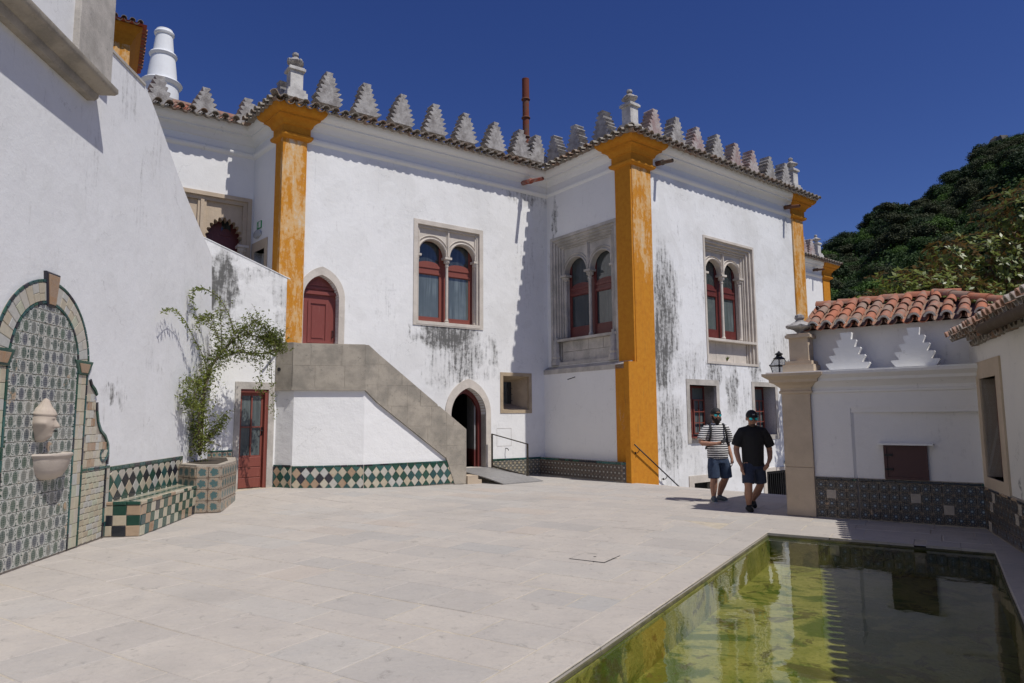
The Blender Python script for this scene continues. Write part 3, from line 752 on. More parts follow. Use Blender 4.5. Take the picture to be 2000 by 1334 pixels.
for k in range(5): b.tube([(ix0 + .04 + k * .125, yb - .03, iz0), (ix0 + .04 + k * .12, yb - .03, iz1)], .010, 6)
for k in range(3): b.tube([(ix0 - .02, yb - .03, iz0 + .1 + k * .18), (ix1 + .06, yb - .03, iz0 + .1 + k * .18)], .010, 6)
b.obj('grille', m_iron, bw, FA.M); MB().box((ix0, yb + .02, iz0), (ix1, yb + .03, iz1)).obj('pane', m_glass, bw, FA.M)

def square_window(F, box, ins, label):
    x0, x1, z0, z1 = box; a, c, d, e_ = ins
    b = MB().slab(rect(x0, x1, z0, z1), [rect(a, c, d, e_)[::-1]], -.02, .06)
    b.box((a - .04, .06, d - .03), (a, .5, e_ + .03)).box((c, .06, d - .03), (c + .04, .5, e_ + .03)).box((a - .04, .061, d - .04), (c + .04, .5, d)).box((a - .04, .061, e_), (c + .04, .5, e_ + .04))
    wobj = b.obj('window', m_stone_grey, palace, F.M, label=label)
    mid = (a + c) / 2; y = .40
    b = MB().slab(rect(a, c, d, e_), [rect(a + .05, mid - .04, d + .05, e_ - .06)[::-1], rect(mid + .04, c - .05, d + .05, e_ - .06)[::-1]], y, y + .07)
    fr = b.obj('sash', m_red, wobj, F.M)
    b = MB()
    zs_ = [d + .05, d + .42, d + .73, d + 1.04]
    for (u, v) in ((a + .05, mid - .04), (mid + .04, c - .05)):
        b.slab(rect(u, v, d + .08, d + 1.07), [rect(u + .035, v - .035, d + .12, d + 1.035)[::-1]], y - .035, y)
        for z in (d + .40, d + .72): b.box((u, y - .03, z - .013), (v, y, z + .013))
        b.box(((u + v) / 2 - .011, y - .028, d + .1), ((u + v) / 2 + .011, y, d + 1.05))
    b.obj('muntins', m_red_salmon, fr, F.M)
    for (u, v) in ((a + .05, mid - .04), (mid + .04, c - .05)):
        MB().box((u, y + .03, d + .05), (v, y + .04, e_ - .06)).obj('pane', m_glass_pale, fr, F.M)
    MB().box((a + .02, -.12, d - .015), (mid - .1, .2, d + .01)).obj('sill', m_red_salmon, wobj, F.M)
square_window(FB, (2.36, 3.88, .92, 2.69), (2.50, 3.74, 1.07, 2.53), 'square stone window with pinkish glazing bars, nearer the ochre pilaster')
square_window(FB, (5.56, 7.01, .94, 2.70), (5.70, 6.87, 1.08, 2.56), 'square stone window with pinkish glazing bars, farther from the pilaster')
# doorway and barred gate in the lower yard
dw = MB().slab(rect(2.34, 3.7, -2.6, .04), [rect(2.55, 3.5, -2.61, -.16)[::-1]], -.03, .4).obj('doorway', m_stone, palace, FB.M)
MB().box((2.55, .25, -2.6), (3.5, .3, -.16)).obj('door', m_dark, dw, FB.M)
gt = MB().slab(rect(5.98, 7.75, -2.6, .07), [rect(6.15, 7.6, -2.61, -.04)[::-1]], -.03, .4).obj('gateway', m_stone, palace, FB.M)
b = MB()
for k in range(13): b.box((6.17 + k * .115, .02, -2.6), (6.205 + k * .115, .05, -.06))
b.box((6.15, .015, -.12), (7.6, .055, -.06)).box((6.15, .015, -1.5), (7.6, .055, -1.44)); b.obj('gate', m_iron, gt, FB.M)

# --- doors
ro = arch(-7.43, -6.27, 3.40, 4.57, 14, .35)
dr = MB().slab(ro, [arch(-7.30, -6.42, 3.39, 4.55, 14, .35)[::-1]], -.035, .3).obj('door', m_stone, palace, FA.M, label='brick red door under a pointed arch at the head of the stairs')
lf = MB().slab(arch(-7.32, -6.40, 3.40, 4.55, 14, .35), [], .18, .24)
lf.obj('leaf', m_red_door, dr, FA.M)
b = MB().box((-7.30, .12, 4.66), (-6.42, .18, 4.74)).box((-7.30, .15, 4.79), (-6.42, .18, 4.84))
b.slab(rect(-7.12, -6.62, 3.48, 4.50), [rect(-7.06, -6.68, 3.54, 4.44)[::-1]], .155, .18).slab(rect(-7.02, -6.72, 3.6, 4.38), [], .165, .185)
b.slab([(-7.13, 4.88), (-6.58, 4.88), (-6.86, 5.06)], [], .16, .18)
b.obj('panel', m_red_door, dr, FA.M); MB().tube([(-6.50, .18, 3.62), (-6.50, .12, 3.64), (-6.50, .12, 3.78), (-6.50, .18, 3.8)], .012, 6).obj('handle', m_iron, dr, FA.M)
da = MB().slab(arch(-3.40, -1.94, .28, 1.77, 14, .35), [arch(-3.22, -2.10, .27, 1.75, 14, .35)[::-1]], -.04, .42).obj('door', m_stone, palace, FA.M, label='open arched doorway with a dark interior')
MB().slab(arch(-3.215, -2.105, .28, 1.75, 14, .35), [arch(-3.11, -2.21, .27, 1.75, 14, .35)[::-1]], .22, .32).obj('door_frame', m_red, da, FA.M)
lm = Matrix.Translation((-2.24, .30, 0)) @ Matrix.Rotation(radians(72), 4, 'Z')
MB().box((0, 0, .78), (.85, .03, 2.3)).obj('leaf', plain('pale_door_lining', (.34, .335, .33), .7), da, FA.M @ lm); MB().box((0, -.005, .3), (.85, .035, .78)).obj('kickboard', m_red, da, FA.M @ lm)
MB().box((-3.4, -.02, .0), (-1.95, .42, .305)).obj('threshold', m_stone, da, FA.M)
# exit door on the return wall
xd = MB().slab(rect(.03, 1.0, 4.3, 6.1), [rect(.2, .84, 4.29, 5.86)[::-1]], -.02, .2).obj('door', m_pier, palace, FE.M, label='side door in stone surround beneath the exit sign')
MB().box((.5, .2, 4.3), (.84, .24, 5.86)).obj('leaf', m_red, xd, FE.M)

# --- tiled dado along the foot of fronts A and C
def dado(F, s0, s1, z0, z1, mat, size, parent, y0=0.0, border=.065, bmat=(m_green, m_teal, m_ink), zf=None, plain_=None, thick=.018):
    n = max(1, int(round((s1 - s0) / size))); w_ = (s1 - s0) / n; rows = max(1, int(round((z1 - border - z0) / size))); h_ = (z1 - border - z0) / rows
    me = {}
    for i in range(n):
        for j in range(rows):
            a, c, d, e_ = s0 + i * w_, s0 + (i + 1) * w_, z0 + j * h_, z0 + (j + 1) * h_
            m_ = mat if not (plain_ and rnd.random() < plain_[0]) else plain_[1]
            if m_ not in me: me[m_] = plate(rect(.003, w_ - .003, .003, h_ - .003), thick, .004, uvbox=(0, w_, 0, h_), mat=m_)
            obj('tile', me[m_], parent, F.at(a, y0 + rnd.uniform(-.003, .003), d) @ Matrix.Rotation(radians(rnd.uniform(-.8, .8)), 4, 'Y'))
    bme = {}; s = s0
    while s < s1 - .03:
        e_ = min(s1, s + rnd.choice((.16, .2, .26))); m_ = rnd.choice(bmat); k_ = (m_, round(e_ - s, 3))
        if k_ not in bme: bme[k_] = plate(rect(.004, e_ - s - .004, .006, border - .004), thick + .006, .005, mat=m_, name='border_tile')
        obj('border_tile', bme[k_], parent, F.at(s, y0, z1 - border)); s = e_
bench = MB().box((-.0, -.185, -.1), (3.78, .02, .505)).obj('dado', m_mortar, palace, FC.M, label='brown star-patterned tile dado in shade')
dado(FC, .02, 3.77, .03, .51, m_star3, .14, bench, -.185)
FCe = Frame(FC.p(3.785, .2), FC.p(3.99, .0)); dado(FCe, .0, .26, .03, .51, m_star3, .13, bench, .0)
MB().box((0, .001, -.1), (.27, .1, .505)).obj('dado_core', m_mortar, bench, FCe.M)
dA = MB().box((-1.93, -.012, -.1), (-.15, .01, .51)).obj('dado', m_mortar, palace, FA.M, label='sunlit dado of cream and black flower tiles')
dado(FA, -1.92, -.17, .03, .52, m_star2, .152, dA, -.012)
# service hatch outline, small hook and rod
MB().slab(rect(-1.72, -1.22, .86, 1.36), [rect(-1.712, -1.228, .868, 1.352)[::-1]], -.004, .002).obj('service_hatch', m_stone_grey, palace, FA.M)
MB().tube([(-1.42, 0, .80), (-1.42, -.1, .79), (-1.40, -.12, .74)], .012, 6).obj('tap', m_iron, palace, FA.M)
MB().tube([(1.87, .0, 2.78), (1.87, -.28, 2.70)], .013, 6).obj('bracket_rod', m_iron, palace, FC.M)
# ------------------------------------------------------------------ terrain height of the terrace
def sm(t): t = max(0.0, min(1.0, t)); return t * t * (3 - 2 * t)
def zt(p): return .15 * sm((-p[0] - .5) / 5.5) * sm((p[1] - 12) / 3.0)

# ------------------------------------------------------------------ wall between the tall left wall and the palace
FW = Frame((-6.42, 14.6), (-5.0, 16.0)); LW = 1.994
m_wallE = plaster('limewash_stained', blobs=[(.18, 4.6, .42, .95, 1.15), (.25, 3.4, .3, .9, .6), (1.5, 4.5, .5, .5, .7), (1.55, 3.9, .3, .5, .65), (.95, 4.9, .9, .22, .6), (.9, 4.0, .2, .5, .4), (1.75, 1.4, .12, .8, .6)], dirt=.15)
cw = thing('connecting_wall', 'white wall with black rain stains, a sloping top and a narrow red glazed door', 'wall', tuple(FW.p(1, 0, 0)))
gd = rect(.62, 1.26, .12, 2.32)
MB().slab([(-.5, -.2), (2.0, -.2), (2.0, 4.82), (-.5, 5.62)], [gd[::-1]], 0, .22).obj('wall', m_wallE, cw, FW.M)
MB().add([(-.5, -.012, 5.62), (1.99, -.012, 4.824), (1.99, .24, 4.824), (-.5, .24, 5.62), (-.5, -.012, 5.64), (1.99, -.012, 4.845), (1.99, .24, 4.845), (-.5, .24, 5.64)], [(0, 1, 5, 4), (1, 2, 6, 5), (2, 3, 7, 6), (3, 0, 4, 7), (4, 5, 6, 7), (0, 3, 2, 1)]).obj('coping', m_wallE, cw, FW.M)
fd = MB().slab(rect(.50, 1.40, .10, 2.48), [rect(.62, 1.26, .09, 2.32)[::-1]], -.03, .18).obj('door', m_stone_grey, cw, FW.M, label='narrow red door with four dusty panes')
MB().box((.55, -.1, .02), (1.36, .2, .13)).obj('threshold', m_white, fd, FW.M)
b = MB().slab(rect(.62, 1.26, .13, 2.32), [rect(.70, 1.14, .86, 2.18)[::-1]], .09, .13); b.box((1.19, .0, .13), (1.26, .09, 2.32)).box((1.235, -.01, .13), (1.262, .0, 2.32)).box((.62, .0, 2.25), (1.26, .09, 2.32))
lf = b.obj('leaf', m_red_salmon, fd, FW.M)
for k in range(3): obj('door_board', plate(rect(.66, 1.16, .16 + k * .225, .375 + k * .225), .03, .008, y0=.09, mat=m_red_salmon), fd, FW.M)
MB().box((.905, .07, .86), (.935, .12, 2.18)).box((.70, .07, 1.47), (1.14, .12, 1.50)).obj('glazing_bar', m_red_salmon, lf, FW.M)
for (x, z) in ((.70, .86), (.935, .86), (.70, 1.5), (.935, 1.5)): MB().box((x, .105, z), (x + .205, .11, z + (.61 if z < 1 else .68))).obj('pane', m_glass_pale, lf, FW.M)
MB().tube([(1.17, .09, 1.40), (1.17, .03, 1.40), (1.10, .03, 1.40)], .012, 6).box((1.155, .085, 1.30), (1.185, .095, 1.48)).obj('handle', m_iron, lf, FW.M)
room(FW, .5, 1.4, .1, 2.4, .25, .8, cw)

# ------------------------------------------------------------------ outside stair with stone parapet
G1 = (-3.42, 15.84); P1 = (-4.93, 15.44); P0_ = (-5.38, 15.62)
FL_ = Frame(P1, G1); LL = (Vector(G1) - Vector(P1)).length; FS = Frame(G1, head=54.1); FCh = Frame(P0_, P1); LC = (Vector(P1) - Vector(P0_)).length
st = thing('outside_stair', 'stone stair and landing with solid ashlar parapet and a green and cream lozenge tile base', 'staircase', (-3.4, 16.3, .05))
m_wst = plaster('limewash_stair', (.81, .805, .79), (), 1.3, .05, .06)
# white body under landing and flight
def prism(pts, z0, z1):
    n = len(pts); vs = [(p[0], p[1], z0) for p in pts] + [(p[0], p[1], z1) for p in pts]
    return vs, [tuple(range(n))[::-1], tuple(n + i for i in range(n))] + [(i, (i + 1) % n, n + (i + 1) % n, n + i) for i in range(n)]
bodyp = [P0_, P1, G1, xy(FA.p(-4.95, -.02)), xy(FA.p(-7.8, -.02))]
MB().add(*prism(bodyp, -.1, 2.36)).obj('wall', m_wst, st)
MB().slab([(0, -.1), (2.42, -.1), (2.42, .62), (.55, 1.95), (.0, 2.36)], [], 0, 1.1).obj('wall', m_wst, st, FS.M)
# parapet as individual ashlars
def ashlars(F, poly, rows, wmin, wmax, y0, th, mat, parent, zb, zt_, xa, xb, bev=.008, skew=0):
    hh = (zt_ - zb) / rows
    for j in range(rows):
        x = xa - rnd.uniform(0, .3)
        while x < xb:
            wd = rnd.uniform(wmin, wmax)
            if xb - (x + wd) < wmin * .6: wd = xb - x + .01
            q = rect(x + .001, x + wd - .001, zb + j * hh + .001, zb + (j + 1) * hh - .001)
            for k in range(len(poly)):     # clip by the (convex) outline, given counter-clockwise
                p, r = poly[k], poly[(k + 1) % len(poly)]
                dx, dy = r[0] - p[0], r[1] - p[1]; l = math.hypot(dx, dy)
                q = clip(q, -dy / l, dx / l, (dy * p[0] - dx * p[1]) / l)
                if len(q) < 3: break
            if len(q) >= 3 and abs(area(q)) > .003:
                me = plate(q, th, .004, jit=.002, y0=y0 + th, mat=mat)
                obj('parapet_stone', me, parent, F.M)
            x += wd
ashlars(FCh, rect(.0, LC, 2.36, 3.39), 2, .4, .6, -.06, .2, m_stone_brown, st, 2.36, 3.39, 0, LC)
ashlars(FL_, rect(-.04, LL + .02, 2.36, 3.36), 2, .42, .75, -.06, .2, m_stone_brown, st, 2.36, 3.36, -.04, LL + .02)
MB().add(*prism([P0_, P1, G1, xy(FL_.p(LL, -.2)), xy(FL_.p(.05, -.2)), xy(FCh.p(.0, -.2))], 3.33, 3.375)).obj('coping', m_stone_brown, st)
MB().box((-.05, -.075, 2.30), (LL + .02, .1, 2.37)).obj('string_course', m_stone_brown, st, FL_.M); MB().box((0, -.07, 2.30), (LC, .1, 2.365)).obj('string_course', m_stone_brown, st, FCh.M)
flight = [(-.02, 2.31), (.30, 2.02), (2.16, .67), (2.36, .40), (2.40, .02), (2.74, .02), (2.74, 1.37), (.06, 3.36), (-.02, 3.36)]
# the flight outline is not convex on its lower edge: split in three convex bands
for pc in ([(-.02, 2.31), (.30, 2.02), (.30, 3.17), (.06, 3.36), (-.02, 3.36)], [(.30, 2.02), (2.16, .67), (2.16, 1.80), (.30, 3.17)], [(2.16, .67), (2.40, .02), (2.74, .02), (2.74, 1.37), (2.16, 1.80)]):
    ashlars(FS, pc, 7, .35, .7, -.06, .2, m_stone_brown, st, 0, 3.4, min(p[0] for p in pc), max(p[0] for p in pc))
MB().slab([(x - .01, z - .012) if i > 5 else (x, z) for i, (x, z) in enumerate(flight)][::1], [], -.05, .13).obj('parapet_core', m_stone_brown, st, FS.M)
MB().box((2.66, -.055, .0), (2.735, .16, 1.37)).obj('parapet_end', m_stone_brown, st, FS.M)
for k in range(19): MB().box((2.55 - k * .135, .14, .0), (2.75 - k * .135, 1.08, -.05 + k * .165)).obj('step', m_stone_grey, st, FS.M)
MB().add(*prism([xy(FL_.p(.1, -.1)), xy(FL_.p(LL, -.1)), xy(FA.p(-5.7, .01)), xy(FA.p(-7.5, .01))], 2.9, 3.25)).obj('landing', m_stone_grey, st)
MB().box((2.74, -.12, 0), (3.16, .35, .10)).box((2.74, -.12, .1), (3.05, .3, .21)).obj('step', m_pier, st, FS.M)
MB().tube([(.03, -.06, 3.22), (.12, -.42, 3.19)], .022, 6).obj('spout', m_pipe_old, st, FCh.M); MB().tube([(.1, -.075, 2.78), (.1, -.05, 2.78)], .045, 8).obj('drain_hole', m_dark, st, FCh.M)

# lozenge tiles: a chequer turned on its corner
def lozenges(F, s0, s1, z0, z1, w_, h_, dark, light, parent, y0=0.0, ox=0.0, oz=0.0, zfun=None, outline=None, th=.014, name='lozenge_tile'):
    ni = int((s1 - s0) / w_) + 3; nj = int((z1 - z0) / h_) + 3; g = .004
    for i in range(-1, 2 * ni):
        for j in range(-1, 2 * nj):
            if (i + j) % 2: continue
            cx = s0 + ox + i * w_ / 2; cz = z0 + oz + j * h_ / 2
            mt = rnd.choice(dark if i % 2 == 0 else light)
            q = [(cx - w_ / 2, cz), (cx, cz - h_ / 2), (cx + w_ / 2, cz), (cx, cz + h_ / 2)]
            q = [(x + rnd.uniform(-.004, .004), z + rnd.uniform(-.004, .004)) for x, z in q]
            q = inset(q, g)
            if len(q) < 3: continue
            q = clip_rect(q, s0 + .004, s1 - .004, z0 + .004, z1 - .004)
            if outline:
                for (a, b_, c) in outline:
                    if len(q) >= 3: q = clip(q, a, b_, c)
            if len(q) < 3 or abs(area(q)) < .0012: continue
            obj(name, plate(q, th, .004, jit=.0015, y0=y0, mat=mt), parent, F.M)
dk = [m_green, m_teal, m_ink, m_green, m_teal]; lt = [m_cream, m_cream, m_greywhite, m_rust]
dk2 = [m_green, m_green, m_teal]; lt2 = [m_cream, m_greywhite]
def border(F, s0, s1, z0, z1, parent, y0, mats=(m_green, m_teal, m_ink, m_green), lens=(.14, .2, .24), slope=0.0):
    s = s0
    while s < s1 - .02:
        e_ = min(s1, s + rnd.choice(lens))
        za = z0 + slope * (s - s0)
        obj('border_tile', plate([(s + .004, za), (e_ - .004, za + slope * (e_ - s)), (e_ - .004, za + z1 - z0 + slope * (e_ - s)), (s + .004, za + z1 - z0)], .02, .005, jit=.001, y0=y0, mat=rnd.choice(mats)), parent, F.M); s = e_
MB().box((0, -.03, -.1), (LC + .02, .02, .62)).obj('dado_bed', m_mortar, st, FCh.M); lozenges(FCh, 0, LC, .13, .60, .2, .24, dk, [m_cream, m_rust], st, -.03)
border(FCh, 0, LC, .60, .635, st, -.03)
MB().box((-.02, -.03, -.1), (LL + .02, .02, .60)).obj('dado_bed', m_mortar, st, FL_.M); lozenges(FL_, 0, LL, .08, .575, .2, .245, dk, lt, st, -.03)
border(FL_, 0, LL, .575, .61, st, -.03)
MB().slab([(-.02, -.1), (2.45, -.1), (2.42, .40), (2.22, .60), (-.02, .60)], [], -.03, .02).obj('dado_bed', m_mortar, st, FS.M)
lozenges(FS, 0, 2.5, .05, .575, .2, .25, dk2, lt2, st, -.03, outline=[(-1.0, -.55, 2.62)])
border(FS, 0, 2.2, .575, .61, st, -.03)

# ------------------------------------------------------------------ ramp plate with rail at the arched door
rp = thing('door_ramp', 'grey metal access ramp with a bronze handrail at the open arched door', 'ramp', tuple(FA.p(-2.2, .7)))
zA = .012
MB().add([(-3.1, 0, .31), (-2.0, 0, .31), (-1.75, -1.35, .16), (-2.95, -1.25, .16), (-3.1, 0, .29), (-2.0, 0, .29), (-1.75, -1.35, .14), (-2.95, -1.25, .14)], [(0, 3, 2, 1), (4, 5, 6, 7), (3, 7, 6, 2), (2, 6, 5, 1), (0, 4, 7, 3)]).obj('plate', m_ramp, rp, FA.M)
MB().add([(-2.95, -1.26, .162), (-1.75, -1.36, .162), (-1.45, -1.72, .025), (-2.75, -1.78, .025), (-2.95, -1.25, .14), (-1.75, -1.35, .14), (-1.45, -1.72, .0), (-2.75, -1.78, .0)], [(0, 3, 2, 1), (4, 5, 6, 7), (3, 7, 6, 2), (2, 6, 5, 1), (0, 4, 7, 3)]).obj('flap', m_ramp, rp, FA.M)
b = MB(); p1 = (-2.03, -.22); p2 = (-1.72, -1.42)
for (px, py, za, zb) in ((*p1, .3, 1.22), (*p2, .08, .97)): b.box((px - .025, py - .008, za), (px + .025, py + .008, zb))
b.tube([(*p1, 1.21), (*p2, .96)], .016, 6); b.tube([(*p1, .34), (*p2, .14)], .024, 6)
b.obj('rail', m_bronze, rp, FA.M)

# ------------------------------------------------------------------ the tall left wall
FLW = Frame((-5.55, 7.55), (-6.05, 12.0))
side = thing('side_building', 'tall sunlit white wall on the left with a stone ledge and corner stones high up', 'building', (-6.2, 8, 0))
m_wallL = plaster('limewash_left', (.79, .79, .79), [(2.35, 2.12, .22, .20, .75), (2.72, 2.05, .2, .3, .7), (2.2, 1.9, .12, .25, .5), (2.35, 6.7, .5, .7, .45), (3.5, 6.3, .3, .8, .4), (3.0, 5.2, .25, .9, .35), (3.9, 2.6, .6, .25, .4), (5.9, 2.2, .5, 1.2, .5), (1.4, 5.3, .5, .8, .3)], .8, .14, .12)
outl = [(-9, -.3), (6.75, -.3), (6.75, 3.0), (6.5, 5.05), (6.29, 5.17), (5.75, 5.42), (5.09, 5.74), (4.5, 6.06), (3.99, 6.39), (3.5, 6.70), (3.15, 6.90), (2.91, 7.0), (1.60, 6.94), (1.60, 7.2), (-9, 7.2)]
MB().slab(outl, [], 0, 1.2).obj('wall', m_wallL, side, FLW.M, label='lower wall with a curving, falling top edge')
MB().slab([(x, z) for x, z in ((-9, 6.5), (1.25, 6.5), (1.25, 13), (-9, 13))], [], .03, .6).obj('wall', m_wallL, side, FLW.M, label='upper white wall above the ledge')
pq = .0
for k, (z0, z1) in enumerate(((6.3, 8.3), (8.3, 9.6), (9.6, 11.2), (11.2, 13))):
    obj('quoin', plate(rect(.76 + (.0 if k % 2 == 0 else .12), 1.66, z0 + .004, z1 - .004), .1, .01, y0=.02, mat=m_stone_grey), side, FLW.M)
    MB().box((1.56, .0, z0 + .004), (1.655, .5, z1 - .004)).obj('quoin', m_stone_grey, side, FLW.M)
led = [(0, 0), (.10, .0), (.13, .05), (.13, .10), (.19, .13), (.27, .16), (.30, .20), (.30, .26), (0, .27)]
# ledge: moulded stone string, wraps round its end
lm_ = MB().sweep([xy(FLW.p(-9, .0)), xy(FLW.p(1.10, .0)), xy(FLW.p(1.10, -.5))], [(r, 5.92 + h) for r, h in led], plane='xy')
lm_.obj('ledge', m_stone_brown, side, auto=True)
MB().add([(2.91, -.02, 6.99), (1.62, -.02, 6.93), (1.62, .4, 6.93), (2.91, .4, 6.99), (2.91, -.02, 7.03), (1.62, -.02, 6.97), (1.62, .4, 6.97), (2.91, .4, 7.03)], [(0, 1, 5, 4), (1, 2, 6, 5), (2, 3, 7, 6), (3, 0, 4, 7), (4, 5, 6, 7), (0, 3, 2, 1)]).obj('coping', m_stone_grey, side, FLW.M)
# lozenge dado beside the fountain
dl = MB().box((2.42, -.012, -.1), (5.32, .02, .99)).obj('dado', m_mortar, side, FLW.M, label='dado of tall green and cream lozenges behind the bench')
lozenges(FLW, 2.45, 5.30, .03, .93, .25, .235, [m_green, m_teal, m_ink], [m_cream, m_greywhite, m_cream], dl, -.012, oz=.02)
border(FLW, 2.45, 5.3, .93, .985, dl, -.012, slope=0)
# small tiles between planter and door
dl2 = MB().box((-.30, -.012, -.1), (.49, .02, 1.0)).obj('dado', m_mortar, cw, FW.M); dado(FW, -.28, .48, .75, 1.0, m_arab, .11, dl2, -.012, border=.04)

# ------------------------------------------------------------------ wall fountain
fo = thing('wall_fountain', 'arched azulejo wall fountain with a carved stone head above a half-round basin', 'fountain', tuple(FLW.p(.46, 0, 0)))
cxf, zsf, Ri, Ro = .63, 2.33, .745, 1.01
MB().slab([(cxf - Ro, -.1), (cxf + Ro, -.1)] + [(cxf + Ro * cos(pi * k / 24), zsf + Ro * sin(pi * k / 24)) for k in range(25)], [], -.012, .03).obj('mortar_bed', m_mortar, fo, FLW.M)
ts = .155; tcache = {}
nr = 20
for j in range(nr):
    for i in range(-5, 5):
        x0, x1, z0, z1 = cxf + (i + .5) * ts, cxf + (i + 1.5) * ts, .02 + j * ts, .02 + (j + 1) * ts
        q = inset(rect(x0, x1, z0, z1), .0035); q = clip_rect(q, cxf - Ri + .03, cxf + Ri - .03, 0, 5)
        for k in range(1, 24):
            a = pi * k / 24; rr = Ri - .03
            if z1 > zsf and len(q) >= 3: q = clip(q, -cos(a), -sin(a), cxf * cos(a) + zsf * sin(a) + rr)
        if len(q) < 3 or abs(area(q)) < .002: continue
        full = len(q) == 4 and abs(area(q)) > .0215
        if full:
            if 'f' not in tcache: tcache['f'] = plate(rect(.0035, ts - .0035, .0035, ts - .0035), .014, .004, uvbox=(0, ts, 0, ts), mat=m_oval)
            obj('oval_tile', tcache['f'], fo, FLW.at(x0, -.012 + rnd.uniform(-.002, .002), z0) @ Matrix.Rotation(radians(rnd.uniform(-1, 1)), 4, 'Y'))
        else: obj('oval_tile', plate(q, .014, .004, uvbox=(x0, x1, z0, z1), y0=-.012, mat=m_oval), fo, FLW.M)
def ringpiece(r0, r1, a0, a1, mat, nm, th=.018, y0=-.012):
    q = [(cxf + r0 * cos(a0), zsf + r0 * sin(a0)), (cxf + r1 * cos(a0), zsf + r1 * sin(a0)), (cxf + r1 * cos(a1), zsf + r1 * sin(a1)), (cxf + r0 * cos(a1), zsf + r0 * sin(a1))]
    q = inset(q, .003)
    if len(q) >= 3: obj(nm, plate(q, th, .004, jit=.001, y0=y0, mat=mat), fo, FLW.M)
rim = [m_green, m_teal, m_ink, m_teal]
for (r0, r1, n) in ((Ri - .025, Ri + .012, 26), (Ro - .03, Ro + .01, 32)):
    for k in range(n): ringpiece(r0, r1, pi * k / n, pi * (k + 1) / n, rnd.choice(rim), 'border_tile', .02)
for k in range(22):
    if rnd.random() < .5: ringpiece(Ri + .012, Ro - .03, pi * k / 22, pi * (k + 1) / 22, rnd.choice([m_greywhite, m_greywhite, m_cream]), 'voussoir_tile', .014)
    else:
        m_ = (Ri + Ro) / 2 + rnd.uniform(-.03, .03)
        ringpiece(Ri + .012, m_, pi * k / 22, pi * (k + 1) / 22, rnd.choice([m_greywhite, m_creamgreen, m_cream]), 'voussoir_tile', .014); ringpiece(m_, Ro - .03, pi * k / 22, pi * (k + 1) / 22, rnd.choice([m_greywhite, m_cream]), 'voussoir_tile', .014)
ky = obj('keystone', plate([(cxf - .09, 3.02), (cxf + .09, 3.02), (cxf + .15, 3.44), (cxf - .15, 3.44)], .045, .01, y0=-.0, mat=m_ink), fo, FLW.M)
obj('keystone_face', plate([(cxf - .065, 3.05), (cxf + .065, 3.05), (cxf + .12, 3.41), (cxf - .12, 3.41)], .012, .004, y0=-.045, mat=m_rust), ky, FLW.M)
